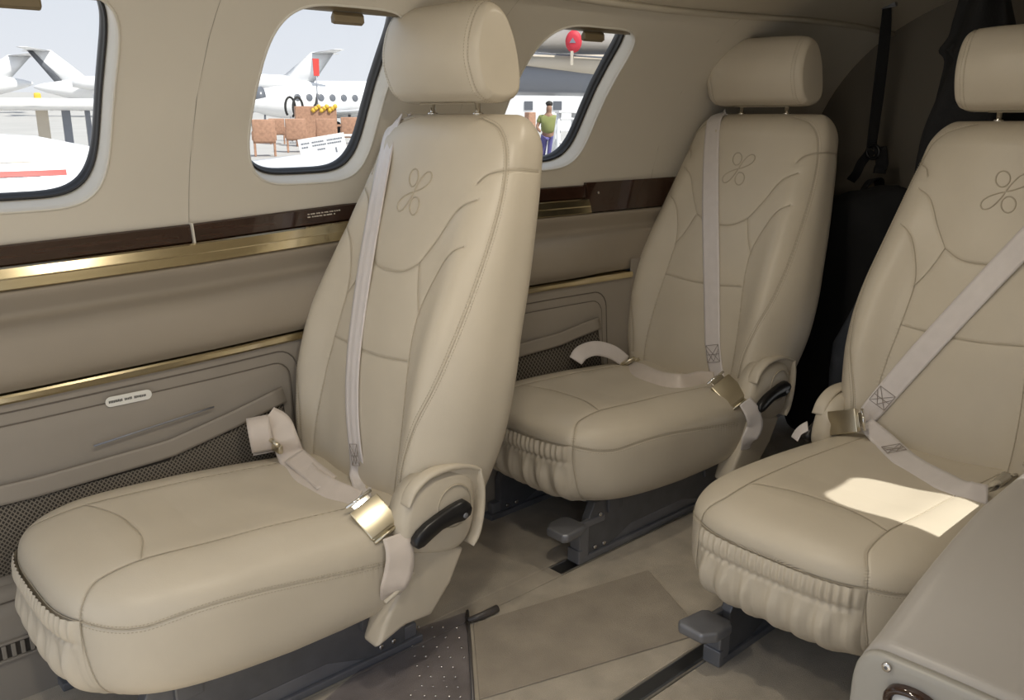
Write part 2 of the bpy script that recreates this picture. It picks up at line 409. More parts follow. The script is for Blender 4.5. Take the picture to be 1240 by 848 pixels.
# storage pockets: outlined panel with a net bag
def storage(x0, x1, ztop, zbot):
    def rr(x0, x1, z0, z1, r, n=6):
        pts = []
        for (cx_, cz_, a0) in ((x1 - r, z1 - r, 0), (x0 + r, z1 - r, 90), (x0 + r, z0 + r, 180), (x1 - r, z0 + r, 270)):
            for a in np.linspace(a0, a0 + 90, n): pts.append((cx_ + r * math.cos(R_(a)), cz_ + r * math.sin(R_(a))))
        return pts
    o1 = rr(x0, x1, zbot, ztop, 0.045); o2 = rr(x0 + 0.015, x1 - 0.02, zbot + 0.02, ztop - 0.024, 0.035)
    def subdiv(o):
        q = []
        for i in range(len(o)):
            a, b = o[i], o[(i + 1) % len(o)]; n = max(1, int(math.dist(a, b) / 0.04))
            for k in range(n): q.append((a[0] + (b[0] - a[0]) * k / n, a[1] + (b[1] - a[1]) * k / n))
        return q
    p_ = empty('storage_pocket', parent=wall_right)
    obj('pocket_frame', tube([wl(x, z, 0.0005) for x, z in subdiv(o1)], 0.0016, 6, closed=True), 'taupe_line', p_)
    s2 = subdiv(o2)
    c = np.mean(np.array(s2), axis=0)
    rings = [[wl(c[0] + (x - c[0]) * k, c[1] + (z - c[1]) * k, d) for x, z in s2] for k, d in ((1.0, 0.0), (0.995, 0.003), (0.985, 0.004), (0.7, 0.004), (0.4, 0.004), (0.05, 0.004))]
    obj('pocket_panel', loft(rings, cap=False), 'taupe_panel', p_)
    obj('pocket_panel_edge', tube([wl(x, z, 0.001) for x, z in s2], 0.0018, 6, closed=True), 'taupe_line', p_)
    return p_
pk = storage(-0.10, 0.905, 0.532, 0.24)
pk2 = storage(1.16, 1.90, 0.522, 0.22)
# net: diagonal cords over a dark backing, with a hem
def netbag(x0, x1, ztop_f, zbot, parent, step=0.0085):
    b = []
    nx = 26
    rows = [[wl(x, zbot + (ztop_f(x) - zbot) * t, 0.006 + 0.010 * math.sin(math.pi * t)) for x in np.linspace(x0, x1, nx)] for t in np.linspace(0, 1, 7)]
    obj('net_lining', loft(rows, cap=False, closed=False), 'mesh_back', parent)
    V, Fc = [], []
    def put(x, z):
        t = (z - zbot) / max(1e-4, ztop_f(x) - zbot); return wl(x, z, 0.0085 + 0.010 * math.sin(math.pi * min(1, max(0, t))))
    for sgn in (1, -1):
        s = x0 - 0.3
        while s < x1 + 0.3:
            prev = None
            for z in np.arange(zbot, 0.47, 0.012):
                xx = s + sgn * (z - zbot) * 0.9
                if xx < x0 or xx > x1 or z > ztop_f(xx): prev = None; continue
                p = put(xx, z)
                if prev is not None:
                    n = len(V); wv = Vector((0.0014, 0, 0)); V.extend([tuple(prev - wv), tuple(prev + wv), tuple(p + wv), tuple(p - wv)]); Fc.append((n, n + 1, n + 2, n + 3))
                prev = p
            s += step
    if V: obj('net', (V, Fc), 'mesh_net', parent, smooth=False, kind='stuff')
    hem = [wl(x, ztop_f(x) + 0.014, 0.014) for x in np.linspace(x0, x1, 30)]
    obj('net_hem', ribbon(hem, [(0, -1, 0.1)] * 30, 0.036, 0.004), 'taupe_panel', parent)
netbag(-0.06, 0.86, lambda x: interp(x, [-0.1, 0.35, 0.60, 0.75, 0.87], [0.385, 0.373, 0.378, 0.405, 0.43]), 0.235, pk)
netbag(1.22, 1.86, lambda x: interp(x, [1.2, 1.7, 1.9], [0.38, 0.40, 0.43]), 0.235, pk2, step=0.012)
obj('wrinkle_sheen', tube([wl(x, z, 0.016) for x, z in ((0.46, 0.437), (0.55, 0.444), (0.66, 0.452), (0.70, 0.455))], 0.0022, 8), 'metal_grey', pk)  # sheen along a wrinkle of the pocket, drawn as a thin grey tube
# placard
pl = empty('placard', parent=pk)
pc = wl(0.538, 0.510, 0.0060)
def rrect2(w_, h_, r, n=7):
    p = []
    for (cx_, cz_, a0) in ((w_ / 2 - r, h_ / 2 - r, 0), (-w_ / 2 + r, h_ / 2 - r, 90), (-w_ / 2 + r, -h_ / 2 + r, 180), (w_ / 2 - r, -h_ / 2 + r, 270)):
        for a in np.linspace(a0, a0 + 90, n): p.append((cx_ + r * math.cos(R_(a)), cz_ + r * math.sin(R_(a))))
    return p
obj('plate', prism([pc + Vector((x, 0, z)) for x, z in rrect2(0.088, 0.020, 0.0099)], (0, -1, 0), 0.0016), 'placard', pl, smooth=False)
bars = []
xw_ = -0.037
for nl in (9, 5, 8):
    for k in range(nl):
        bars.append(rbox(0.0020, 0.0004, random.choice((0.0050, 0.0042, 0.0050)), 0, center=pc + Vector((xw_, -0.0018, random.uniform(-0.0004, 0.0004))))); xw_ += 0.0029
    xw_ += 0.0036
obj('print', join(*bars), 'ink', pl, smooth=False, kind='stuff')

# ---- ceiling, port wall, bulkheads, floor
CY = 0.88
def ceil_sect(x):
    p0 = wallp(x, A_TOP); r = []
    y0 = p0.y; y1 = 2 * CY - y0; zt = p0.z + 0.13
    for t in np.linspace(0, 1, 25):
        y = y0 + (y1 - y0) * t; r.append(Vector((x, y, p0.z + (zt - p0.z) * (1 - abs(2 * t - 1) ** 2.4))))
    return r
struct(obj('ceiling', strip(XF, XA, ceil_sect, 24), 'ceiling'))
struct(obj('trim_1', swept(XF, XA, lambda x: [wallp(x, A_TOP + 0.6, -0.001), wallp(x, A_TOP + 0.6, -0.012), wallp(x, A_TOP - 0.6, -0.012), wallp(x, A_TOP - 1.2, -0.001)]), 'ceiling'))
wall_left = struct(empty('wall_left'))
PD0, PD1 = -0.42, 0.62      # doorway in the port wall
WP = (1.645, 31.3, 0.112, 10.6)
def mp(p): return Vector((p.x, 2 * CY - p.y, p.z))
v, f = panel_with_window(1.28, 2.14, win_outline(*WP)); obj('panel', ([mp(Vector(p)) for p in v], f), 'wall_cream', wall_left)
obj('panel', strip(PD1, 1.2805, lambda x: [mp(wallp(x, a, 0.0)) for a in np.linspace(belta(x), A_TOP, 14)]), 'wall_cream', wall_left)
for xs_ in (1.28, 2.1415):
    obj('panel_joint', strip(xs_ - 0.008, xs_ + 0.008, lambda x: [mp(wallp(x, a, 0.003)) for a in np.linspace(belta(x), A_TOP, 14)], 3), 'joint', wall_left)
window(4, WP, wall_left, True)
obj('panel', strip(2.143, XA, lambda x: [mp(wallp(x, a)) for a in np.linspace(belta(x), A_TOP, 14)]), 'wall_cream', wall_left)
obj('panel', strip(XF, PD0, lambda x: [mp(wallp(x, a)) for a in np.linspace(belta(x), A_TOP, 14)]), 'wall_cream', wall_left)
obj('lower_panel', strip(PD1, XA, lambda x: [mp(P_(x, y, z)) for y, z in ((1.757, 0.850), (1.755, 0.80), (1.74, 0.745), (1.72, 0.70), (1.70, 0.56), (1.69, 0.2), (1.65, -0.02))]), 'taupe', wall_left)
obj('lower_panel', strip(XF, PD0, lambda x: [mp(P_(x, y, z)) for y, z in ((1.757, 0.850), (1.755, 0.80), (1.74, 0.745), (1.72, 0.70), (1.70, 0.56), (1.69, 0.2), (1.65, -0.02))]), 'taupe', wall_left)
# aft bulkhead
bh = [wallp(XA - 0.02, a, 0.05) for a in np.linspace(-55, A_TOP, 20)]
ring_b = bh + [mp(p) for p in bh[::-1]]
struct(obj('wall_back', prism([(p.x, p.y, p.z + (0.1 if p.z > 1.2 else 0)) for p in ring_b], (1, 0, 0), 0.03), 'bulkhead', smooth=False))
# floor carpet with two seat-track channels
TR2, TR3 = 1.318, 0.888
FX0, FX1 = XF, XA
fl = struct(empty('floor'))
def carpet(y0, y1, nm='carpet_panel'):
    obj(nm, rbox(FX1 - FX0, y1 - y0, 0.03, 0.004, 2, center=((FX0 + FX1) / 2, (y0 + y1) / 2, -0.015)), 'carpet', fl, smooth=False)
carpet(-0.02, TR3 - 0.022); carpet(TR3 + 0.022, TR2 - 0.024); carpet(TR2 + 0.024, 1.70)
struct(fl)
obj('subfloor', rbox(FX1 - FX0, 1.80, 0.02, 0, center=((FX0 + FX1) / 2, 0.83, -0.06)), 'metal_dark', fl, smooth=False)
def track(y, x0, x1, half):
    t = empty('seat_track', parent=fl)
    for s in (-1, 1):
        obj('track_lip', rbox(x1 - x0, 0.006, 0.035, 0.0012, 1, center=((x0 + x1) / 2, y + s * (half - 0.003), -0.0165)), 'rail_alu', t, smooth=False)
    obj('track_bed', rbox(x1 - x0, half * 2, 0.006, 0, center=((x0 + x1) / 2, y, -0.034)), 'metal_dark', t, smooth=False)
    return t
track(TR3, FX0, FX1, 0.022)
# wall-side track has carpet fillers except the open slot by the second seat
track(TR2, 1.333, FX1, 0.024)
obj('carpet_filler', rbox(1.335 - FX0, 0.048, 0.03, 0.0005, 1, center=((FX0 + 1.335) / 2, TR2, -0.015)), 'carpet', fl, smooth=False)
# darker hatch piece lying in the aisle
hp = [(1.045, 1.275), (1.498, 1.169), (1.38, 0.925), (0.894, 1.075)]
obj('floor_hatch', prism([(x, y, 0.0003) for x, y in hp][::-1], (0, 0, 1), 0.0035, 0.001, 1), 'carpet_dark', fl, smooth=False)

# ================================================================ SEAT
def grid_normals(rings):
    """unit outward normals for a closed-ring grid"""
    A = np.array(rings, float); du = np.roll(A, -1, 1) - np.roll(A, 1, 1)
    dv = np.empty_like(A); dv[1:-1] = A[2:] - A[:-2]; dv[0] = A[1] - A[0]; dv[-1] = A[-1] - A[-2]
    n = np.cross(du, dv); l = np.linalg.norm(n, axis=2, keepdims=True); n = n / np.maximum(l, 1e-9)
    c = A.mean(axis=1, keepdims=True)
    if np.mean(np.sum(n * (A - c), axis=2)) < 0: n = -n
    return A, n

FZ = [0.22, 0.30, 0.42, 0.55, 0.64, 0.776, 0.928, 1.052, 1.07]
FX = [0.262, 0.268, 0.284, 0.310, 0.333, 0.388, 0.446, 0.488, 0.494]
HWZ = [0.22, 0.30, 0.40, 0.50, 0.60, 0.70, 0.80, 0.90, 0.97, 1.02, 1.06]
HWV = [0.216, 0.238, 0.264, 0.279, 0.281, 0.272, 0.256, 0.239, 0.227, 0.217, 0.208]
THZ = [0.22, 0.45, 0.60, 0.75, 0.90, 1.06]
THV = [0.165, 0.215, 0.215, 0.205, 0.190, 0.170]
from functools import lru_cache
fz = np.linspace(0.20, 1.08, 300)
def smooth_tab(xs, ys):
    y = np.interp(fz, xs, ys); k = np.ones(25) / 25
    for _ in range(2): y = np.convolve(np.pad(y, 12, 'edge'), k, 'valid')
    return y
FXs, HWs, THs = smooth_tab(FZ, FX), smooth_tab(HWZ, HWV), smooth_tab(THZ, THV)
def back_rings(nz=330, na=420):
    rings = []
    zt, zb = 1.058, 0.235
    capT, capB = 0.060, 0.05
    zs = []
    for q in np.linspace(0, math.pi / 2, 20)[:-1]: zs.append((zb + capB - capB * math.cos(q) * 0.999, 'b'))
    for z in np.linspace(zb + capB, zt - capT, nz): zs.append((z, 'm'))
    for q in np.linspace(0, math.pi / 2, 26)[1:]: zs.append((zt - capT + capT * math.sin(q) * 0.9995, 't'))
    th = np.linspace(0, 2 * math.pi, na, endpoint=False)
    for z, kd in zs:
        fx = np.interp(z, fz, FXs); hw = np.interp(z, fz, HWs); tk = np.interp(z, fz, THs)
        q = 1.0
        if kd == 't': q = math.sqrt(max(0, 1 - ((z - (zt - capT)) / capT) ** 2))
        if kd == 'b': q = math.sqrt(max(0, 1 - (((zb + capB) - z) / capB) ** 2))
        hw2 = hw - 0.045 * (1 - q); half = tk / 2 * (0.12 + 0.88 * q)
        slope = (np.interp(z + 0.02, fz, FXs) - np.interp(z - 0.02, fz, FXs)) / 0.04
        al = math.atan(slope)
        n_ = 3.0
        c, s = np.cos(th), np.sin(th)
        u = hw2 * spow(c, 2 / n_); wd = spow(s, 2 / 3.2)       # + = front
        bol = interp(z, [0.25, 0.40, 0.52, 0.66, 0.80, 0.95, 1.02], [0.034, 0.054, 0.060, 0.048, 0.028, 0.006, -0.004]) * q
        r = np.abs(u) / hw
        B = np.exp(-((r - 0.80) / 0.20) ** 2) * np.clip(wd, 0, 1)
        crown = interp(z, [0.25, 0.6, 0.85, 1.05], [0.0, 0.0, 0.012, 0.022])
        dep = tk / 2 - half * wd - bol * B + crown * (r ** 2) * np.clip(wd, 0, 1)
        X = fx + dep * math.cos(al); Z = z - dep * math.sin(al) * 0.55
        rings.append(np.stack([X, u, Z], 1))
    return rings
def cushion_rings(nx=280, na=400):
    xf_, xr = -0.335, 0.335
    xs = list(xf_ + 0.10 * (1 - np.cos(np.linspace(0.02, math.pi / 2, 70)))) + list(np.linspace(xf_ + 0.10, xr - 0.03, nx - 90)[1:]) + list(xr - 0.03 + 0.03 * np.sin(np.linspace(0, math.pi / 2 * 0.99, 20))[1:])
    th = np.linspace(0, 2 * math.pi, na, endpoint=False); rings = []
    for x in xs:
        if x < 0: u = -x / 0.335; pl = (1 - u ** 3.5) ** (1 / 3.5); hq = (1 - u ** 5.0) ** (1 / 5.0)
        else: u = x / 0.3352; pl = (1 - u ** 12) ** (1 / 12); hq = pl
        hw = 0.252 * pl * interp(x, [-0.33, -0.1, 0.1, 0.33], [1.0, 1.0, 0.99, 0.93])
        zt = interp(x, [-0.335, -0.20, 0.0, 0.2, 0.335], [0.376, 0.378, 0.368, 0.350, 0.340])
        zb = interp(x, [-0.335, 0.0, 0.335], [0.150, 0.124, 0.122])
        zm = zb + (zt - zb) * interp(x, [-0.335, -0.2, 0.3], [0.64, 0.63, 0.62])
        c, s = np.cos(th), np.sin(th)
        yy = hw * spow(c, 2 / 3.6); up_ = (zt - zm) * hq; dn = (zm - zb) * hq
        zz = np.where(s > 0, zm + up_ * spow(s, 2 / 2.8), zm + dn * spow(s, 2 / 4.6))
        # dished centre, raised bolsters
        r = np.abs(yy) / 0.246
        dish = interp(x, [-0.335, -0.22, -0.08, 0.3], [0.0, 0.002, 0.016, 0.020])
        zz = zz - dish * np.clip(s, 0, 1) * np.exp(-(r / 0.52) ** 4)
        rings.append(np.stack([np.full(na, x), yy, zz], 1))
    return rings
def head_rings(ny=110, na=150):
    prof = [(0.512, 1.076), (0.487, 1.092), (0.470, 1.125), (0.464, 1.160), (0.470, 1.200), (0.486, 1.234), (0.508, 1.252), (0.533, 1.252), (0.553, 1.236), (0.572, 1.195), (0.584, 1.145), (0.588, 1.105), (0.580, 1.082), (0.550, 1.072)]
    pr = np.array(catmull(prof + [prof[0]], 12)[:-1]); ctr = pr.mean(0)
    pr = ctr + (pr - ctr) * np.array((1.12, 1.03)) + np.array((0.004, 0.001)); ctr = pr.mean(0)
    hw = 0.156; rings = []
    us = np.concatenate([-np.cos(np.linspace(0.0, math.pi / 2, 16)) * 0.028 - (hw - 0.028), np.linspace(-(hw - 0.028), hw - 0.028, ny)[1:-1], np.cos(np.linspace(math.pi / 2, 0.0, 16)) * 0.028 + hw - 0.028])
    for u in us:
        q = 1.0; a = abs(u) - (hw - 0.028)
        if a > 0: q = 0.80 + 0.20 * math.sqrt(max(0, 1 - (a / 0.028) ** 2))
        bulge = 1.0
        P2 = ctr + (pr - ctr) * q
        fr = np.clip((0.53 - P2[:, 0]) / 0.06, 0, 1)
        xx = P2[:, 0] + fr * 0.016 * (abs(u) / hw) ** 2
        rings.append(np.stack([xx, np.full(len(pr), u), P2[:, 1] - 0.006 * (abs(u) / hw) ** 3 * np.clip((P2[:, 1] - 1.16) / 0.08, 0, 1)], 1))
    return rings

class Surf:
    def __init__(s, rings):
        s.A, s.N = grid_normals(rings); v, f = loft(rings); s.f = f; s.ext = [np.array(v[-2]), np.array(v[-1])]
        s.bvh = BVHTree.FromPolygons([tuple(p) for p in v], f)
    def groove(s, curves, depth, width, soft=0.0, softw=0.012):
        pts = [p for c in curves for p in c]
        kd = KDTree(len(pts))
        for i, p in enumerate(pts): kd.insert(Vector(p), i)
        kd.balance()
        sh = s.A.shape; flat = s.A.reshape(-1, 3); D = np.empty(len(flat))
        for i, p in enumerate(flat): D[i] = kd.find(p)[2]
        D = D.reshape(sh[0], sh[1], 1)
        s.A = s.A - s.N * (depth * np.exp(-(D / width) ** 2) + soft * np.exp(-(D / softw)))
    def mesh(s):
        v = [tuple(p) for p in s.A.reshape(-1, 3)] + [tuple(p) for p in s.ext]; return v, s.f
    def snap(s, p):
        r = s.bvh.find_nearest(Vector(p)); return r[0], r[1]

back = Surf(back_rings()); cush = Surf(cushion_rings()); head = Surf(head_rings())
S_POS = [(0.610, 1.455), (1.700, 1.455), (1.611, 0.712)]
SXS = [1.0, 1.095, 1.10]; SZS = [1.0, 1.0, 0.985]
SGN = [1, 1, -1]
def to_local(i, p): return Vector(((p.x - S_POS[i][0]) / SXS[i], (p.y - S_POS[i][1]) * SGN[i], p.z / SZS[i]))
def dir_local(i, d): return Vector((d.x / SXS[i], d.y * SGN[i], d.z / SZS[i])).normalized()
def hit(i, px, py, surfs):
    o = to_local(i, CAM); d = dir_local(i, ray(px, py)); best = None
    for s in surfs:
        r = s.bvh.ray_cast(o, d)
        if r[0] is not None and (best is None or r[3] < best[2]): best = (r[0], r[1], r[3])
    if best is None:        # ray passes beside: nearest point on the surface
        for k in np.linspace(0.5, 3.2, 200):
            for s in surfs:
                q, n, _, dd = s.bvh.find_nearest(o + d * k)
                if best is None or dd < best[2]: best = (q, n, dd)
    return best[0], (best[1] if best[1].dot(d) < 0 else -best[1])
def px_curve(i, pts, surf, n=14):
    cp = catmull([(*p, 0) for p in pts], n)
    q = [hit(i, p[0], p[1], [surf])[0] for p in cp]
    return [np.array(p) for p in q]
def local_curve(pts, surf, n=14):
    return [np.array(surf.snap(p)[0]) for p in catmull(pts, n)]
def mirror_c(c): return [np.array((p[0], -p[1], p[2])) for p in c]
def smooth_c(c, it=3):
    A = np.array(c)
    for _ in range(it): A[1:-1] = (A[:-2] + 2 * A[1:-1] + A[2:]) / 4
    return [p for p in A]
def resample(c, step):
    A = np.array(c); d = np.r_[0, np.cumsum(np.linalg.norm(np.diff(A, axis=0), axis=1))]
    n = max(2, int(d[-1] / step)); t = np.linspace(0, d[-1], n)
    return [np.array([np.interp(q, d, A[:, k]) for k in range(3)]) for q in t]
def seam_lines(curves, surf, r=0.0008, sink=0.0012):
    parts = []
    for c in curves:
        pth = []
        for p in resample(c, 0.006):
            q, n2 = surf.snap(p); pth.append(q - n2 * sink)
        parts.append(tube(pth, r, 5))
    return join(*parts)
def stitches(curves, surf, off, ln=0.0032, gap=0.0024, wd=0.0009, ht=0.0007):
    V, Fc = [], []
    for c in curves:
        P = resample(c, ln + gap)
        for i in range(len(P) - 1):
            a, nrm = surf.snap(P[i]); t = Vector(P[i + 1] - P[i])
            if t.length < 1e-5: continue
            t.normalize(); s = t.cross(nrm).normalized()
            for o_ in off:
                q, n2 = surf.snap(a + s * o_); k = len(V)
                h = n2 * ht
                for (e1, e2) in ((0, -1), (ln, -1), (ln, 1), (0, 1)): V.append(tuple(q + t * e1 + s * (e2 * wd / 2) + h * 0.2))
                for (e1, e2) in ((0.0005, -1), (ln - 0.0005, -1), (ln - 0.0005, 1), (0.0005, 1)): V.append(tuple(q + t * e1 + s * (e2 * wd / 4) + h))
                Fc += [(k + 4, k + 5, k + 6, k + 7), (k, k + 1, k + 5, k + 4), (k + 1, k + 2, k + 6, k + 5), (k + 2, k + 3, k + 7, k + 6), (k + 3, k, k + 4, k + 7)]
    return V, Fc

# --- seams, traced on the seats and laid onto the surfaces
z3 = lambda x, y, ox=760, oy=0: (ox + x / 2.569, oy + y / 2.569)
sideS = smooth_c(px_curve(0, [(583, 142), (604, 155), (613, 185), (609, 235), (592, 300), (562, 385), (528, 465), (502, 515), (487, 560), (482, 598)], back))
farS = mirror_c(sideS)
A_ = local_curve([(0.4, 0.085, 0.765), (0.4, 0.045, 0.742), (0.4, 0.0, 0.737), (0.4, -0.045, 0.742), (0.4, -0.085, 0.765)], back)
B1 = local_curve([(0.4, -0.085, 0.765), (0.40, -0.115, 0.815), (0.44, -0.150, 0.868), (0.46, -0.185, 0.890)], back)
C1 = local_curve([(0.4, -0.085, 0.765), (0.37, -0.105, 0.72), (0.34, -0.128, 0.685)], back)
D1 = local_curve([(0.43, -0.190, 0.80), (0.39, -0.155, 0.765), (0.36, -0.130, 0.70), (0.33, -0.128, 0.64), (0.29, -0.140, 0.52), (0.27, -0.150, 0.40), (0.26, -0.150, 0.30)], back)
E_ = local_curve([(0.3, 0.130, 0.600), (0.3, 0.06, 0.592), (0.3, 0.0, 0.590), (0.3, -0.06, 0.592), (0.3, -0.130, 0.600)], back)
Fs = smooth_c(px_curve(0, [(577, 222), (590, 211), (612, 206), (635, 206), (653, 208)], back))
soft_seams = [A_, B1, mirror_c(B1), C1, mirror_c(C1), D1, mirror_c(D1), E_, Fs, mirror_c(Fs)]
SEAM_B = (list(soft_seams) + [sideS, farS])
back.groove(soft_seams, 0.0022, 0.0022, soft=0.0026, softw=0.014)
back.groove([sideS, farS], 0.0022, 0.0020, soft=0.0018, softw=0.010)
backM = back.mesh()
hl = []
for sg in (-1, 1):
    ring = []
    for k in range(len(head.A[0])): ring.append(head.A[0 + 13][k] if sg < 0 else head.A[-14][k])
    hl.append(ring + [ring[0]])
head.groove(hl, 0.0022, 0.0018, soft=0.0012, softw=0.008)
headM = head.mesh()
# cushion seams
sideC = smooth_c(local_curve([(-0.288, -0.150, 0.312), (-0.266, -0.188, 0.306), (-0.235, -0.214, 0.304), (-0.17, -0.23, 0.310), (-0.08, -0.240, 0.306), (0.03, -0.243, 0.290), (0.19, -0.24, 0.262)], cush))
topC = local_curve([(-0.288, -0.150, 0.312), (-0.282, -0.142, 0.345), (-0.262, -0.138, 0.366), (-0.20, -0.136, 0.374), (-0.10, -0.140, 0.372), (0.05, -0.142, 0.36), (0.24, -0.145, 0.345)], cush)
crossC = local_curve([(-0.205, -0.136, 0.374), (-0.175, -0.06, 0.370), (-0.170, 0.0, 0.370), (-0.175, 0.06, 0.370), (-0.205, 0.136, 0.374)], cush)
downC = local_curve([(-0.288, -0.150, 0.312), (-0.295, -0.155, 0.28), (-0.290, -0.158, 0.24), (-0.275, -0.162, 0.175)], cush)
frontC = local_curve([(-0.288, -0.150, 0.312), (-0.325, -0.08, 0.314), (-0.335, 0, 0.315), (-0.325, 0.08, 0.314), (-0.288, 0.150, 0.312)], cush)
cs = [topC, mirror_c(topC), crossC, downC, mirror_c(downC), frontC]
cush.groove(cs, 0.0026, 0.0022, soft=0.0020, softw=0.014)
cush.groove([sideC, mirror_c(sideC)], 0.0022, 0.0020, soft=0.0014, softw=0.010)
cushM = cush.mesh()

# emblem: four stitched loops
def emblem_curves():
    cs_ = []
    def loop(cx_, cz_, a, b, rot, pin):
        pts = []
        for t in np.linspace(0, 2 * math.pi, 37):
            x_, z_ = a * math.cos(t), b * math.sin(t) * (1 - pin * math.cos(t))
            pts.append((cx_ + x_ * math.cos(rot) - z_ * math.sin(rot), cz_ + x_ * math.sin(rot) + z_ * math.cos(rot)))
        return pts
    # (to the viewer's right is -y): two round petals, two long petals meeting at the centre
    def petal(ang, L, wd, off):
        pts = []
        for t in np.linspace(0, 2 * math.pi, 41):
            u_ = (1 - math.cos(t)) / 2; r_ = off + L * u_; w_ = wd * math.sin(t) * ((0.30 + 0.70 * u_) if off < 0.008 else 1.0)
            a_ = R_(ang); pts.append((-(r_ * math.cos(a_) - w_ * math.sin(a_)), r_ * math.sin(a_) + w_ * math.cos(a_)))
        return pts
    for k_ in (0,):
        for (ang, L, wd, off) in ((42, 0.052, 0.0170, 0.002), (222, 0.052, 0.0170, 0.002), (116, 0.035, 0.0140, 0.012), (296, 0.035, 0.0140, 0.012)):
            cs_.append(petal(ang, L - 0.008 * k_, wd - 0.0042 * k_, off + 0.004 * k_))
    return cs_
EMB = emblem_curves()
def emblem_mesh(flip):
    parts = []
    for c in EMB:
        pth = []
        for (y, z) in c:
            yy = (-y if flip else y) + (0.006 if flip else -0.012)
            r = back.bvh.ray_cast(Vector((0.1, yy, 0.900 + z)), Vector((1, 0, 0)))
            pth.append(r[0] + r[1] * (0.0001 if r[1].x < 0 else -0.0001))
        parts.append(tube(pth, 0.0017, 6))
    return join(*parts)

# gathered skirt on the cushion front
def skirt_mesh():
    na, nz = 130, 46; rows = []
    yy = np.linspace(-0.162, 0.162, na)
    ph = np.cumsum(rng.uniform(0.25, 0.75, na)); ph2 = np.cumsum(rng.uniform(0.03, 0.22, na)); amp = np.convolve(rng.uniform(0.3, 1.2, na + 8), np.ones(9) / 9, 'valid')
    for k in range(nz):
        t = k / (nz - 1); row = []
        z = 0.316 - t * 0.150
        for j, y in enumerate(yy):
            edge = min(1, (0.162 - abs(y)) / 0.02)
            yb = y
            r = cush.bvh.ray_cast(Vector((-0.6, yb, max(z, 0.168))), Vector((1, 0, 0)))
            p = r[0] if r[0] is not None else cush.snap((-0.33, yb, z))[0]
            n = r[1] if r[0] is not None else Vector((-1, 0, 0))
            if n.x > 0: n = -n
            n = (Vector((n.x, n.y, 0))).normalized()
            band = math.exp(-((t - 0.13) / 0.14) ** 2); below = smooth01((t - 0.22) / 0.35)
            d = 0.0035 + band * (0.0045 + 0.0040 * math.sin(ph[j] * 2.2) * amp[j]) - 0.004 * math.exp(-((t - 0.27) / 0.035) ** 2)
            d += below * (0.006 * math.sin(math.pi * min(1, (t - 0.2) / 0.8)) + 0.0095 * (1 - 0.5 * t) * amp[j] * math.sin(ph2[j] * 2.6 + 2.4 * t + 1.3 * math.sin(3 * t)))
            d = -0.001 + (d + 0.001) * max(0, edge) if edge < 1 else d
            q = Vector((p.x, yb, z)) + n * d
            q.z = z
            row.append(q)
        rows.append(row)
    return loft(rows, cap=False, closed=False)
SKIRT = skirt_mesh()

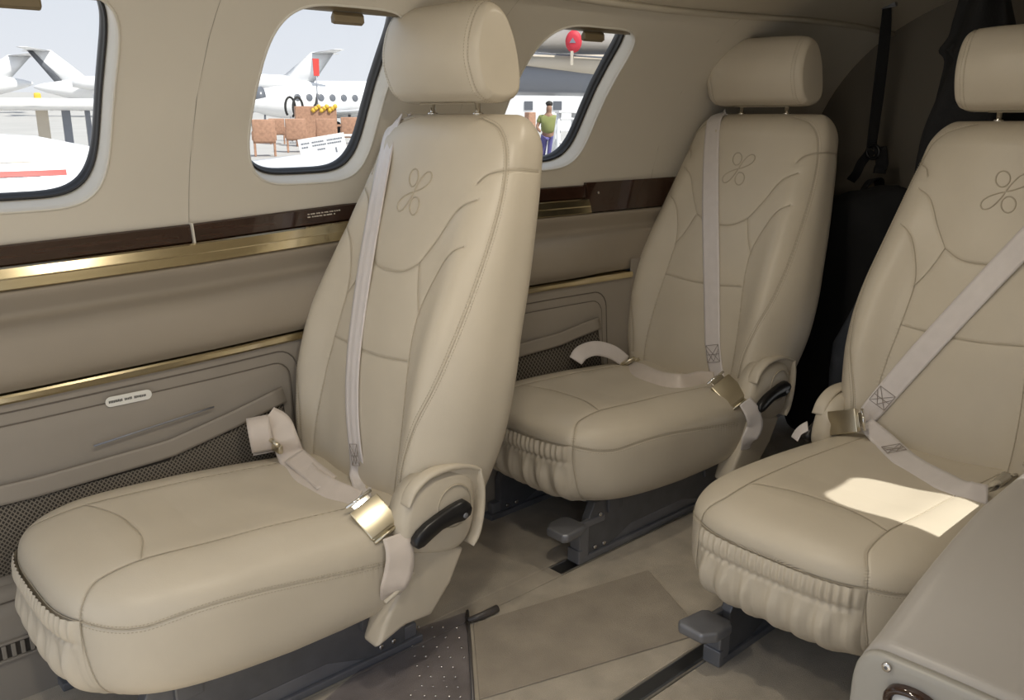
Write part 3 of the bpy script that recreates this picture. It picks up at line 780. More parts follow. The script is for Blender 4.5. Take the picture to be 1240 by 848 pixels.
def seat_common(i, name, label):
    x0, y0 = S_POS[i]
    root = empty(name, (x0, y0, 0)); root.scale = (SXS[i], SGN[i], SZS[i])
    tag(root, label, 'seat', 'cabin passenger seats')
    return root
SHARED = {}
def part(key, name, vf_fn, material, parent, smooth=True, kind=None):
    if key in SHARED:
        o = bpy.data.objects.new(name, SHARED[key]); C.objects.link(o); o.parent = parent
        if kind: o['kind'] = kind
        return o
    o = obj(name, vf_fn(), material, parent, smooth, kind); SHARED[key] = o.data
    return o
def make_seat(i, label):
    root = seat_common(i, 'passenger_seat', label)
    b = part('back', 'backrest', lambda: backM, 'leather', root)
    part('backst', 'stitching', lambda: stitches([sideS, farS], back, (-0.0048, 0.0048)), 'thread', b, False, 'stuff')
    part('backseam', 'seam', lambda: seam_lines(SEAM_B, back), 'seam', b, True, 'stuff')
    obj('emblem', emblem_mesh(SGN[i] < 0), 'emboss', b)
    h = part('head', 'headrest', lambda: headM, 'leather', root)
    part('headst', 'stitching', lambda: stitches([[np.array(p) for p in r] for r in hl], head, (-0.0045, 0.0045)), 'thread', h, False, 'stuff')
    part('zip', 'zip_seam', lambda: tube([(0.53, u, 1.0725 - 0.002) for u in np.linspace(-0.09, 0.09, 8)], 0.0015, 6), 'thread', h)
    for s in (-1, 1):
        part('post%d' % s, 'headrest_post', lambda: join(tube([(0.552, s * 0.074, 1.00), (0.552, s * 0.074, 1.085)], 0.0058, 12), disc((0.552, s * 0.074, 1.047), (0.05, 0, 1), 0.011, 0.006, 18)), 'chrome', root)
    c = part('cush', 'seat_cushion', lambda: cushM, 'leather', root)
    part('cushst', 'stitching', lambda: stitches([sideC, mirror_c(sideC)], cush, (-0.0048, 0.0048)), 'thread', c, False, 'stuff')
    part('cushseam', 'seam', lambda: seam_lines(cs + [sideC, mirror_c(sideC)], cush), 'seam', c, True, 'stuff')
    sk = part('skirt', 'gathered_skirt', lambda: SKIRT, 'leather_gather', root)
    # side panel behind the cushion, recline cover and lever (aisle side)
    def px_plane(pts, y): return [(p.x, p.z) for p in (to_local(0, aty(*q, y)) for q in pts)]
    SPX = px_plane([(500, 668), (562, 662), (546, 705), (523, 745), (490, 758), (456, 787), (467, 752), (485, 713)], 1.20)
    for s in (-1, 1):
        def sp():
            return prism([(x, s * 0.205, z) for x, z in (SPX if s > 0 else SPX[::-1])], (0, s, 0), 0.052, 0.010, 4)
        part('side%d' % s, 'side_panel', sp, 'leather', root)
    def cover():
        o_ = px_plane([(488, 640), (494, 614), (507, 592), (529, 577), (556, 570), (574, 577), (579, 600), (577, 630), (568, 655), (552, 669), (528, 674), (503, 673), (489, 660)], 1.19)
        o_ = np.array([q[:2] for q in catmull([(x, z, 0) for x, z in o_ + [o_[0]]], 5)[:-1]]); ctr = o_.mean(0); rings = []
        for (sc_, d) in ((1.0, 0.0), (1.0, 0.030), (0.97, 0.040), (0.91, 0.047), (0.80, 0.051), (0.5, 0.053), (0.1, 0.054)):
            rings.append([(q[0], -0.214 - d, q[1]) for q in ctr + (o_ - ctr) * sc_])
        return loft(rings)
    cv = part('cover', 'recline_cover', cover, 'leather', root)
    rc = px_plane([(551, 613)], 1.187)[0]
    part('covring', 'cover_ring', lambda: tube([(rc[0] + 0.040 * math.cos(a), -0.2675, rc[1] + 0.042 * math.sin(a)) for a in np.linspace(0, 2 * math.pi, 36, endpoint=False)], 0.0016, 6, closed=True), 'emboss', cv)
    # rolled leather hem of the backrest over the cover, and its hanging tail
    def hem(pts, y, r, squash):
        P = catmull([(x, 0, z) for x, z in px_plane(pts, y)], 6); rings = []
        for k, p in enumerate(P):
            t = P[min(k + 1, len(P) - 1)] - P[max(k - 1, 0)]; t = t / np.linalg.norm(t); nn = np.array((-t[2], 0, t[0]))
            e_ = min(1.0, 0.35 + k / 5, 0.35 + (len(P) - 1 - k) / 5)
            rings.append([(p[0] + nn[0] * r * e_ * math.cos(a), (y - S_POS[0][1]) + squash * math.sin(a) * (1 if math.sin(a) < 0 else 2.2), p[2] + nn[2] * r * e_ * math.cos(a)) for a in np.linspace(0, 2 * math.pi, 14, endpoint=False)])
        return loft(rings)
    fl_ = part('flap', 'backrest_hem', lambda: hem([(492, 614), (502, 593), (520, 576), (545, 566), (566, 564), (580, 568)], 1.196, 0.0065, 0.010), 'leather', root)
    part('flapt', 'hem_tail', lambda: hem([(578, 566), (582, 590), (581, 620), (576, 645), (569, 659)], 1.197, 0.0065, 0.012), 'leather', fl_)
    lv = empty('recline_lever', parent=root)
    def lever():
        a, bq = np.array(px_plane([(557, 619)], 1.18)[0]), np.array(px_plane([(505, 656)], 1.18)[0]); d = (bq - a); L = np.linalg.norm(d); d /= L; n2 = np.array((-d[1], d[0])); out_ = []
        prof = [(-0.020, 0.010), (-0.014, 0.0180), (0, 0.0210), (0.02, 0.0185), (L * 0.5, 0.0155), (L * 0.75, 0.0165), (L - 0.006, 0.0160), (L + 0.006, 0.011), (L + 0.010, 0.004)]
        rings = []
        for (t, w_) in prof:
            bend = 0.008 * math.sin(math.pi * min(1, max(0, t / L)))
            c_ = a + d * t - n2 * bend
            rings.append([(c_[0] + n2[0] * w_ * u_, -0.266 - v_, c_[1] + n2[1] * w_ * u_) for u_, v_ in ((-1, 0.004), (-1, 0.014), (-0.8, 0.019), (0, 0.0215), (0.8, 0.019), (1, 0.014), (1, 0.004), (0, 0.001))])
        return loft(rings)
    part('lever', 'lever_arm', lever, 'black_plastic', lv)
    part('leverpin', 'lever_pin', lambda: disc((*[px_plane([(559, 622)], 1.18)[0][0]], -0.285, px_plane([(559, 622)], 1.18)[0][1]), (0, -1, 0), 0.0055, 0.004, 16), 'metal_grey', lv)
    # base: two side beams, feet and pedal
    for (s, yb) in ((-1, -0.140), (1, 0.180)):
        def beam():
            poly = [(-0.245, 0.015), (-0.245, 0.105), (-0.225, 0.145), (0.25, 0.115), (0.28, 0.09), (0.28, 0.015), (0.20, 0.012), (0.10, 0.045), (-0.10, 0.045), (-0.18, 0.012)]
            return prism([(x, yb - 0.012, z) for x, z in poly], (0, 1, 0), 0.024, 0.003, 2)
        part('beam%d' % s, 'base_beam', beam, 'metal_dark', root, False)
        def rail(): return join(rbox(0.60, 0.036, 0.016, 0.003, 2, center=(0.02, yb, 0.0085)), rbox(0.58, 0.020, 0.030, 0.003, 2, center=(0.02, yb, 0.03)))
        part('railb%d' % s, 'base_rail', rail, 'metal_grey', root, False)
        for bx_, bz_ in ((-0.225, 0.028), (-0.195, 0.028), (-0.21, 0.11), (-0.17, 0.115), (0.22, 0.03), (0.25, 0.03)):
            part('bolt%d%.3f%.3f' % (s, bx_, bz_), 'bolt', lambda: disc((bx_, yb - 0.012 if s < 0 else yb - 0.012, bz_), (0, -1, 0), 0.0055, 0.005, 10), 'bolt', root)
    part('crossf', 'cross_member', lambda: rbox(0.05, 0.36, 0.04, 0.004, 2, center=(-0.16, 0.02, 0.125)), 'metal_dark', root, False)
    part('crossr', 'cross_member', lambda: rbox(0.05, 0.36, 0.04, 0.004, 2, center=(0.20, 0.02, 0.105)), 'metal_dark', root, False)
    ff = part('foot', 'track_foot', lambda: join(rbox(0.030, 0.034, 0.095, 0.004, 2, center=(-0.262, -0.140, 0.045)), rbox(0.012, 0.040, 0.035, 0.003, 2, center=(-0.275, -0.140, 0.02))), 'metal_grey', root, False)
    pd = empty('release_pedal', parent=root)
    def pedal():
        poly = [(-0.345, -0.170), (-0.335, -0.180), (-0.275, -0.172), (-0.268, -0.160), (-0.268, -0.112), (-0.280, -0.098), (-0.320, -0.100), (-0.345, -0.118)]
        return prism([(x, y, 0.088) for x, y in poly], (0, 0, 1), 0.022, 0.007, 4)
    part('pedal', 'pedal_pad', pedal, 'metal_grey', pd)
    part('pedarm', 'pedal_arm', lambda: rbox(0.10, 0.012, 0.018, 0.003, 2, center=(-0.245, -0.150, 0.098)), 'metal_grey', pd, False)
    return root
seats = [make_seat(0, 'beige leather cabin seat standing alone in front, shoulder belt buckled beside recline lever'),
         make_seat(1, 'beige leather cabin seat beside the wall, directly behind another seat'),
         make_seat(2, 'beige leather cabin seat across the aisle, next to grey side console, sunlit cushion')]
bpy.context.view_layer.update()

# ================================================================ BELTS (per seat)
def belt_path(i, pts, surfs, off=0.004, n=8):
    """pixel waypoints -> points lying on the seat; (px,py,lift) lift in metres towards the camera"""
    P, N = [], []
    for q in pts:
        p, nn = hit(i, q[0], q[1], surfs); lift = q[2] if len(q) > 2 else 0.0
        back_d = -dir_local(i, ray(q[0], q[1]))
        P.append(p + nn * off + back_d * lift); N.append(nn)
    Pc = catmull(P, n); Nc = catmull(N, n)
    return Pc, Nc
def widths(ws, n): return list(np.interp(np.linspace(0, 1, n), np.linspace(0, 1, len(ws)), ws))
def xbox(center, u, v_, n, w_, h_, parent, name='stitched_patch'):
    """cross-stitched patch in dark thread"""
    c, u, v_, n = Vector(center), Vector(u).normalized(), Vector(v_).normalized(), Vector(n).normalized()
    segs = []
    q = [(-1, -1), (1, -1), (1, 1), (-1, 1)]
    for k in range(4): segs.append((q[k], q[(k + 1) % 4]))
    segs += [((-1, -1), (1, 1)), ((1, -1), (-1, 1)), ((-1, 0.1), (1, 0.1)), ((-1, -0.5), (0, 0.9)), ((1, -0.5), (0, 0.9))]
    parts = []
    for a, b in segs:
        pa = c + u * (a[0] * w_ / 2) + v_ * (a[1] * h_ / 2) + n * 0.0012; pb = c + u * (b[0] * w_ / 2) + v_ * (b[1] * h_ / 2) + n * 0.0012
        parts.append(tube([pa, pb], 0.0007, 5))
    return obj(name, join(*parts), 'belt_thread', parent, False)
def plate(c, u, v_, n, w_, h_, t, bev, bow=0.0):
    u, v_, n = Vector(u).normalized(), Vector(v_).normalized(), Vector(n).normalized()
    vf = rbox(w_, h_, t, bev, 4)
    vf = ([(p[0], p[1], p[2] - bow * (p[1] / (h_ / 2)) ** 2) for p in vf[0]], vf[1])
    mt = Matrix((u, v_, n)).transposed().to_4x4(); mt.translation = Vector(c)
    return xf(vf, mt)
def buckle(i, pc, p_to, surfs, parent, lift, w_=0.052, h_=0.066, name='buckle'):
    """metal buckle: pixel centre, pixel towards its tail"""
    a, n = hit(i, pc[0], pc[1], surfs)
    o = to_local(i, CAM); dcam = (o - a).normalized()
    a = a + dcam * lift
    n = (n * 0.45 + dcam * 0.6).normalized()
    d = dir_local(i, ray(*p_to)); dn = d.dot(n); t = (a - o).dot(n) / dn; b = o + d * t
    v_ = (b - a).normalized(); u = v_.cross(n).normalized()
    e_ = empty(name, parent=parent)
    obj('buckle_body', plate(a - n * 0.004, u, v_, n, w_ * 0.94, h_ * 0.95, 0.012, 0.004), 'nickel', e_)
    obj('release_flap', plate(a - v_ * 0.002 + n * 0.006, u, v_, n, w_, h_ * 0.92, 0.006, 0.0028, bow=0.005), 'nickel', e_)
    obj('buckle_tongue', join(plate(a - v_ * (h_ * 0.55) - n * 0.003, u, v_, n, w_ * 0.62, 0.022, 0.004, 0.0015), tube([a - v_ * (h_ * 0.66) + u * (w_ * 0.45 * s) - n * 0.002 for s in (-1, 1)], 0.0036, 8)), 'chrome', e_)
    obj('strap_bar', tube([a + v_ * (h_ * 0.52) + u * (w_ * 0.47 * s) - n * 0.002 for s in (-1, 1)], 0.0035, 8), 'nickel', e_)
    return a, u, v_, n
SB = [back, cush]

# -- first seat
sb0 = empty('seat_belt', parent=seats[0])
P, N = belt_path(0, [(497, 134), (487, 138), (478, 152), (467, 195), (452, 275), (440, 350), (430, 430), (428, 490), (432, 545), (437, 585), (440, 604)], SB, 0.003)
W = widths([0.050, 0.056, 0.057, 0.056, 0.053, 0.050, 0.047, 0.045, 0.044, 0.040, 0.030], len(P))
o = obj('shoulder_strap', ribbon(P, N, W, 0.002, 8, ridge=0.0022), 'belt_pale', sb0)
k = int(len(P) * 0.805); tdir = Vector(P[k + 1] - P[k - 1]).normalized(); nn = Vector(N[k]); uu = tdir.cross(nn).normalized()
xbox(Vector(P[k]) + nn * 0.003, uu, tdir, nn, 0.026, 0.044, o)
a, u, v_, n = buckle(0, (454, 627), (474, 650), SB, sb0, 0.022, 0.064, 0.070)
# lap strap, wall side: loop, adjuster, then down to the tongue
lapN = []
P, N = belt_path(0, [(354, 558, 0.014), (374, 584, 0.010), (398, 598, 0.012), (418, 604, 0.016), (434, 608, 0.018)], SB, 0.006, n=1)
P = catmull([to_local(0, aty(324, 504, 1.63)), to_local(0, aty(338, 514, 1.615)), to_local(0, aty(346, 534, 1.59))] + [Vector(q) for q in P], 8)
N = [Vector((-0.45, -0.62, 0.62))] * len(P)
lo = obj('lap_strap', ribbon(P, N, widths([0.046, 0.052, 0.054, 0.056, 0.054, 0.044, 0.032], len(P)), 0.002), 'belt', sb0)
# rolled loop standing on the cushion edge
c0 = to_local(0, aty(316, 527, 1.64))
lp, ln_ = [], []
ax_ = Vector((0.86, -0.42, 0.10)).normalized(); e1_ = Vector((0, 0, 1)).cross(ax_).normalized(); e2_ = ax_.cross(e1_)
for a_ in np.linspace(-1.9, 1.25 * math.pi, 40):
    lp.append(c0 + (e1_ * math.cos(a_) * 0.030 + e2_ * math.sin(a_) * 0.040)); ln_.append(e1_ * math.cos(a_) + e2_ * math.sin(a_))
obj('strap_loop', ribbon(lp, ln_, 0.046, 0.002), 'belt', sb0)
q, qn = hit(0, 378, 573, SB)
ad = empty('adjuster', parent=sb0)
p1 = to_local(0, aty(330, 538, 1.60))
obj('adjuster_bar', join(tube([p1 + Vector((0, -0.026, 0.004)), p1 + Vector((0, 0.026, 0.010))], 0.005, 8), rbox(0.010, 0.05, 0.018, 0.003, 2, center=p1 + Vector((0.006, 0, -0.008)))), 'nickel', ad)
# tail doubled over the lap strap
P, N = belt_path(0, [(356, 556, 0.024), (374, 572, 0.026), (396, 590, 0.022)], SB, 0.008)
N = [Vector((-0.35, -0.5, 0.75))] * len(P)
obj('strap_tail', ribbon(P, N, 0.046, 0.002), 'belt', sb0)
# aisle-side lap strap into the slot of the side panel
buck_b = to_local(0, aty(482, 652, 1.225))
s_pts = [to_local(0, aty(*q, yv)) for q, yv in (((478, 648), 1.205), ((484, 668), 1.190), ((483, 690), 1.188), ((476, 712), 1.192), ((470, 728), 1.215))]
P = catmull(s_pts, 8)
obj('lap_strap', ribbon(P, [Vector((-0.25, -0.9, 0.35))] * len(P), widths([0.046, 0.052, 0.054, 0.048, 0.030], len(P)), 0.002), 'belt', sb0)
obj('slot_edge', tube([to_local(0, aty(*q, 1.193)) for q in ((466, 730), (480, 718), (494, 703), (500, 693))], 0.004, 8), 'leather', sb0)

# -- second seat
sb1 = empty('seat_belt', parent=seats[1])
P, N = belt_path(1, [(882, 136), (872, 140), (865, 150), (862, 185), (861, 250), (862, 320), (863, 380), (864, 420), (868, 448), (873, 462)], SB, 0.003)
o = obj('shoulder_strap', ribbon(P, N, widths([0.044, 0.050, 0.052, 0.054, 0.054, 0.052, 0.050, 0.048, 0.044, 0.030], len(P)), 0.002, 8, ridge=0.0008), 'belt_pale', sb1)
k = int(len(P) * 0.80); tdir = Vector(P[k + 1] - P[k - 1]).normalized(); nn = Vector(N[k]); uu = tdir.cross(nn).normalized()
xbox(Vector(P[k]) + nn * 0.002, uu, tdir, nn, 0.040, 0.048, o)
buckle(1, (884, 474), (903, 492), SB, sb1, 0.03, 0.064, 0.080)
P, N = belt_path(1, [(752, 436, 0.015), (770, 452, 0.012), (795, 464, 0.008), (825, 469, 0.008), (850, 464, 0.012), (866, 462, 0.016)], SB, 0.006)
N = [Vector((-0.6, -0.5, 0.5))] * len(P)
obj('lap_strap', ribbon(P, N, widths([0.044, 0.056, 0.060, 0.060, 0.058, 0.042], len(P)), 0.002), 'belt', sb1)
pl_ = [to_local(1, aty(*q, yv)) for q, yv in (((758, 438), 1.60), ((742, 427), 1.615), ((722, 422), 1.63), ((705, 427), 1.635), ((697, 437), 1.635))]
P = catmull(pl_, 8)
obj('lap_strap', ribbon(P, [Vector((-0.5, -0.65, 0.5))] * len(P), widths([0.036, 0.042, 0.044, 0.044, 0.04], len(P)), 0.002), 'belt_pale', sb1)
ad = empty('adjuster', parent=sb1)
q, qn = hit(1, 757, 440, SB); p1 = q - dir_local(1, ray(757, 440)) * 0.022
obj('adjuster_bar', join(tube([p1 + Vector((0.012, -0.024, 0.018)), p1 + Vector((-0.012, 0.02, -0.012))], 0.006, 10), tube([p1 + Vector((0.030, -0.024, 0.012)), p1 + Vector((0.006, 0.02, -0.018))], 0.005, 8), plate(p1 + Vector((0.012, 0, -0.004)), (0.5, -0.5, 0.4), (0.7, 0.3, 0), (-0.4, -0.4, 0.8), 0.05, 0.03, 0.005, 0.002)), 'nickel', ad)
P = catmull([to_local(1, aty(*q, yv)) for q, yv in (((902, 486), 1.20), ((911, 500), 1.182), ((914, 516), 1.178), ((907, 532), 1.182), ((902, 545), 1.20))], 8)
obj('lap_strap', ribbon(P, [Vector((-0.35, -0.85, 0.4))] * len(P), widths([0.038, 0.046, 0.046, 0.040, 0.03], len(P)), 0.002), 'belt_pale', sb1)

# -- third seat (mirrored)
sb2 = empty('seat_belt', parent=seats[2])
P, N = belt_path(2, [(1400, 150), (1330, 205), (1240, 297), (1180, 360), (1120, 425), (1080, 470), (1056, 497), (1044, 512)], SB, 0.004)
o = obj('shoulder_strap', ribbon(P, N, widths([0.05, 0.052, 0.054, 0.054, 0.053, 0.050, 0.046, 0.034], len(P)), 0.002, 8, ridge=0.0006), 'belt_pale', sb2)
k = int(len(P) * 0.755); tdir = Vector(P[k + 1] - P[k - 1]).normalized(); nn = Vector(N[k]); uu = tdir.cross(nn).normalized()
xbox(Vector(P[k]) + nn * 0.002, uu, tdir, nn, 0.040, 0.040, o)
P, N = belt_path(2, [(1048, 512, 0.012), (1072, 538, 0.010), (1100, 563, 0.006), (1135, 583, 0.006), (1165, 596, 0.008), (1195, 602, 0.014)], SB, 0.005)
N = [Vector(q) * 0.3 + dir_local(2, Vector((-0.55, -0.2, 0.75))) for q in N]
o = obj('lap_strap', ribbon(P, N, widths([0.036, 0.052, 0.054, 0.056, 0.052, 0.046], len(P)), 0.002), 'belt_pale', sb2)
k = int(len(P) * 0.28); tdir = Vector(P[k + 1] - P[k - 1]).normalized(); nn = Vector(N[k]).normalized(); uu = tdir.cross(nn).normalized(); nn = uu.cross(tdir)
xbox(Vector(P[k]) + nn * 0.0025, uu, tdir, nn, 0.040, 0.036, o)
ad = empty('adjuster', parent=sb2)
pa, pb = [to_local(2, aty(*q, 0.545)) for q in ((1185, 606), (1218, 577))]
obj('adjuster_bar', tube([pa, pb], 0.0105, 14), 'chrome', ad)
dd = (pb - pa).normalized()
obj('adjuster_frame', join(tube([pa + Vector((0.022, 0.0, -0.004)), pb + Vector((0.022, 0.0, -0.004))], 0.004, 8), tube([pa, pa + Vector((0.04, 0.006, -0.008))], 0.004, 8), tube([pb, pb + Vector((0.04, 0.006, -0.008))], 0.004, 8)), 'chrome', ad)
obj('adjuster_well', plate((pa + pb) / 2 + Vector((0.022, 0.004, -0.012)), dd, (1, 0, 0), (0, 0, 1), 0.05, 0.032, 0.006, 0.001), 'black_plastic', ad)
buckle(2, (1003, 512), (976, 516), SB, sb2, 0.085, 0.056, 0.080)
P = catmull([to_local(2, aty(*q, yv)) for q, yv in (((978, 516), 0.93), ((968, 522), 0.945), ((962, 532), 0.95))], 8)
obj('lap_strap', ribbon(P, [Vector((-0.6, -0.5, 0.6))] * len(P), 0.034, 0.002), 'belt_pale', sb2)

# ================================================================ OTHER CABIN THINGS
# grey side console beside the third seat (end cap towards the door)
con = empty('side_console', (0.99, 0.42, 0)); tag(con, 'grey rounded side console with screwed end cap, beside the sunlit seat', 'console')
def con_sect(x):
    t = x - 0.99
    zt = interp(t, [0, 0.06, 0.18, 0.34, 0.6, 1.4], [0.395, 0.410, 0.450, 0.487, 0.497, 0.495])
    ys = 0.435; pts = [(ys, 0.02), (ys, zt - 0.045), (ys - 0.006, zt - 0.020), (ys - 0.022, zt - 0.005), (ys - 0.05, zt), (0.20, zt + 0.004), (0.04, zt + 0.004), (0.04, 0.02)]
    P = [(ys, 0.02), (ys, 0.12), (ys, 0.22)] + [tuple(q[:2]) for q in catmull([(ys, zt - 0.08), (ys - 0.001, zt - 0.045), (ys - 0.008, zt - 0.018), (ys - 0.026, zt - 0.003), (ys - 0.06, zt), (0.30, zt + 0.002), (0.20, zt + 0.002)], 5)] + [(0.20, 0.02)]
    return [Vector((x - 0.99, y - 0.42, z)) for y, z in P]
obj('console_body', loft([con_sect(x) for x in (1.003, 1.02, 1.05, 1.10, 1.15, 1.2, 1.28, 1.36, 1.5, 1.7, 2.0)]), 'console_grey', con)
cap_o = con_sect(0.99)
cc = Vector((0, -0.19, 0.2))
def insetp(p, k): return Vector((0, cc.y + (p.y - cc.y) * k, cc.z + (p.z - cc.z) * k))
rings = [[insetp(p, 1.0) + Vector((0.012, 0, 0)) for p in cap_o], [insetp(p, 1.0) + Vector((0.003, 0, 0)) for p in cap_o], [insetp(p, 0.985) - Vector((0.001, 0, 0)) for p in cap_o], [insetp(p, 0.95) - Vector((0.002, 0, 0)) for p in cap_o], [insetp(p, 0.5) - Vector((0.002, 0, 0)) for p in cap_o]]
obj('end_cap', loft(rings), 'console_edge', con)
scw = atx(1074, 808, 0.985) - Vector(con.location)
sw = obj('screw', disc(scw, (-1, 0, 0), 0.0062, 0.003, 18, 0.3), 'bolt', con)
obj('screw_recess', disc(scw - Vector((0.003, 0, 0)), (-1, 0, 0), 0.0026, 0.0004, 6), 'metal_dark', sw)
gp = atx(1106, 856, 0.985) - Vector(con.location)
gr = [(math.cos(a) * 0.036, spow(math.sin(a), 0.8) * 0.024) for a in np.linspace(0, 2 * math.pi, 28, endpoint=False)]
gv = obj('wood_grip', loft([[gp + Vector((d, y * k, z * k)) for y, z in gr] for d, k in ((0.002, 1.0), (-0.008, 0.98), (-0.012, 0.9), (-0.012, 0.72), (-0.004, 0.66))], cap=False), 'walnut', con)
obj('grip_plate', prism([gp + Vector((-0.003, y * 0.66, z * 0.66)) for y, z in gr], (-1, 0, 0), 0.004), 'sign_white', gv)

# clear vinyl mat with studs under the first seat
mt = empty('floor_mat', (0.85, 1.25, 0)); tag(mt, 'clear studded vinyl mat with dark curled edge, on carpet by the front seat', 'mat')
mq = [atz(*q, 0.004) for q in ((488, 768), (566, 742), (573, 850), (520, 920), (380, 860))]
obj('mat_sheet', prism([p - Vector(mt.location) for p in mq][::-1], (0, 0, 1), 0.0025, 0.0), 'vinyl', mt, smooth=False)
obj('mat_edge', tube([atz(*q, 0.007) - Vector(mt.location) for q in ((566, 740), (569, 780), (573, 850))], 0.0035, 8), 'vinyl_edge', mt)
obj('mat_lip', tube([p - Vector(mt.location) for p in (atz(566, 752, 0.008), atz(585, 745, 0.009), atz(602, 737, 0.009))], [0.006, 0.008, 0.0085], 10), 'vinyl_edge', mt)
st = None
for r_ in range(9):
    for c_ in range(9):
        px, py = 486 + c_ * 13.5 + r_ * 3 - 20, 770 + r_ * 12 - c_ * 5.5 + (c_ % 2) * 6
        lim = 488 + max(0, (py - 768)) * -1.1
        if px > 562 or px < 495 or py < 752 or py > 848: continue
        p = atz(px, py, 0.0068) - Vector(mt.location)
        if st is None: o = obj('stud', disc((0, 0, 0), (0, 0, 1), 0.0024, 0.0022, 8, 0.5), 'bolt', mt); st = o.data
        else: o = bpy.data.objects.new('stud', st); C.objects.link(o); o.parent = mt
        o.location = p

# baggage behind the seats
def blob(cx_, cy_, cz_, rx, ry, rz, seed, amp=0.12, p=2.6, nu=36, nv=24, flat=True):
    r2 = np.random.default_rng(seed); k = r2.uniform(2, 6, (6, 3)); ph = r2.uniform(0, 6, 6); rings = []
    for v_ in np.linspace(-math.pi / 2 + 0.05, math.pi / 2 - 0.05, nv):
        r = []
        for u_ in np.linspace(0, 2 * math.pi, nu, endpoint=False):
            d = np.array((spow(math.cos(v_), 2 / p) * spow(math.cos(u_), 2 / p), spow(math.cos(v_), 2 / p) * spow(math.sin(u_), 2 / p), spow(math.sin(v_), 2 / p)))
            s = 1 + amp * sum(math.sin(d @ k[j] + ph[j]) for j in range(6)) / 6 * 2 + 0.04 * math.sin(9 * d[0] + 7 * d[2] + ph[0]) + 0.03 * math.sin(14 * d[2] - 5 * d[1])
            z = cz_ + d[2] * rz * s
            r.append((cx_ + d[0] * rx * s, cy_ + d[1] * ry * s, max(0.002, z) if flat else z))
        rings.append(r)
    return loft(rings)
def bag(loc, size, seed, label, material, p=3.2):
    b = empty('duffel_bag', (loc[0], loc[1], 0)); tag(b, label, 'bag')
    obj('bag_body', blob(0, 0, loc[2], *size, seed, 0.10, p), material, b)
    top = loc[2] + size[2]
    hd = [Vector((-size[0] * 0.5, 0.02, top * 0.97)), Vector((-size[0] * 0.2, 0.0, top + 0.05)), Vector((size[0] * 0.2, 0.0, top + 0.05)), Vector((size[0] * 0.5, 0.02, top * 0.97))]
    Pp = catmull(hd, 8); obj('bag_handle', ribbon(Pp, [Vector((0, 0.2, 1))] * len(Pp), 0.03, 0.004), 'black_cloth', b)
    return b
bag((2.71, 1.30, 0.41), (0.17, 0.20, 0.385), 3, 'large black soft bag standing behind the wall-side seat', 'black_cloth', 5.5)
bag((2.46, 1.12, 0.27), (0.075, 0.12, 0.26), 5, 'dark blue grey crumpled bag standing in front of large black bag', 'dark_cloth', 2.6)
bag((2.22, 1.06, 0.10), (0.10, 0.09, 0.10), 8, 'small slate coloured folded cloth bag lying in the aisle', 'dark_cloth', 2.4)
# restraint strap from the ceiling
stp = empty('cargo_strap', atx(1062, 225, 2.72)); tag(stp, 'black webbing strap with hook hanging from the ceiling behind seats', 'strap')
so = Vector(stp.location)
top_ = [atx(1075, -6, 2.72), atx(1072, 40, 2.72), atx(1064, 110, 2.72), atx(1055, 180, 2.72)]
P = catmull([p - so for p in top_], 6)
nrm = -(nh * 0.9)
obj('strap', ribbon(P, [nrm] * len(P), widths([0.022, 0.034, 0.036, 0.030], len(P)), 0.003), 'black_cloth', stp)
P = catmull([atx(*q, 2.72) - so for q in ((1066, 178), (1068, 198), (1066, 204), (1065, 210))], 6)
obj('strap_webbing', ribbon(P, [nrm] * len(P), 0.038, 0.004), 'black_cloth', stp)
P = catmull([atx(*q, 2.71) - so for q in ((1056, 182), (1044, 196), (1037, 210), (1030, 219))], 6)
obj('strap_tail', ribbon(P, [nrm] * len(P), 0.028, 0.004), 'black_cloth', stp)
q = atx(1057, 184, 2.705) - so
obj('hook', join(tube([q + Vector((0, 0.020 * math.cos(a), 0.020 * math.sin(a))) for a in np.linspace(0, 2 * math.pi, 20, endpoint=False)], 0.006, 8, closed=True), disc(q + Vector((-0.008, -0.004, 0.01)), (-1, 0, 0), 0.004, 0.003, 10)), 'black_plastic', stp)
q = atx(1075, 10, 2.715) - so
obj('ceiling_bracket', join(rbox(0.02, 0.05, 0.012, 0.002, 2, center=q + Vector((0, 0, 0.01))), tube([q + Vector((-0.012, 0.02, 0)), q + Vector((-0.012, -0.03, 0.004))], 0.003, 8)), 'metal_grey', stp)
# dark jacket hanging behind the third seat
jk = empty('jacket', (2.42, 0.84, 0.65)); tag(jk, 'black jacket hanging behind the sunlit seat', 'jacket')
out_l = [(1175, -30), (1160, 20), (1152, 45), (1140, 62), (1146, 75), (1136, 110), (1122, 150), (1114, 185), (1108, 230), (1100, 300)]
out_r = [(1215, -30), (1225, 20), (1232, 45), (1240, 62), (1240, 75), (1245, 110), (1250, 150), (1255, 185), (1260, 230), (1264, 300)]
rings = []
for (a_, b_) in zip(catmull([(*p, 0) for p in out_l], 4), catmull([(*p, 0) for p in out_r], 4)):
    A1, B1_ = atx(a_[0], a_[1], 2.42), atx(b_[0], b_[1], 2.42); cen = (A1 + B1_) / 2; hw_ = (A1 - B1_).length / 2; dr = (A1 - B1_).normalized()
    rings.append([cen + dr * (hw_ * spow(math.cos(t), 0.8)) + Vector((0.055 * math.sin(t) + 0.012 * math.sin(5 * t + cen.z * 20), 0, 0)) - Vector(jk.location) for t in np.linspace(0, 2 * math.pi, 32, endpoint=False)])
obj('jacket_body', loft(rings), 'black_cloth', jk)
lp_ = [atx(1146, 60, 2.37) - Vector(jk.location), atx(1155, 72, 2.36) - Vector(jk.location), atx(1170, 66, 2.36) - Vector(jk.location)]
obj('collar', prism([lp_[0], lp_[1], lp_[2], atx(1165, 45, 2.37) - Vector(jk.location)], (1, 0, 0), 0.01), 'black_cloth', jk, smooth=False)

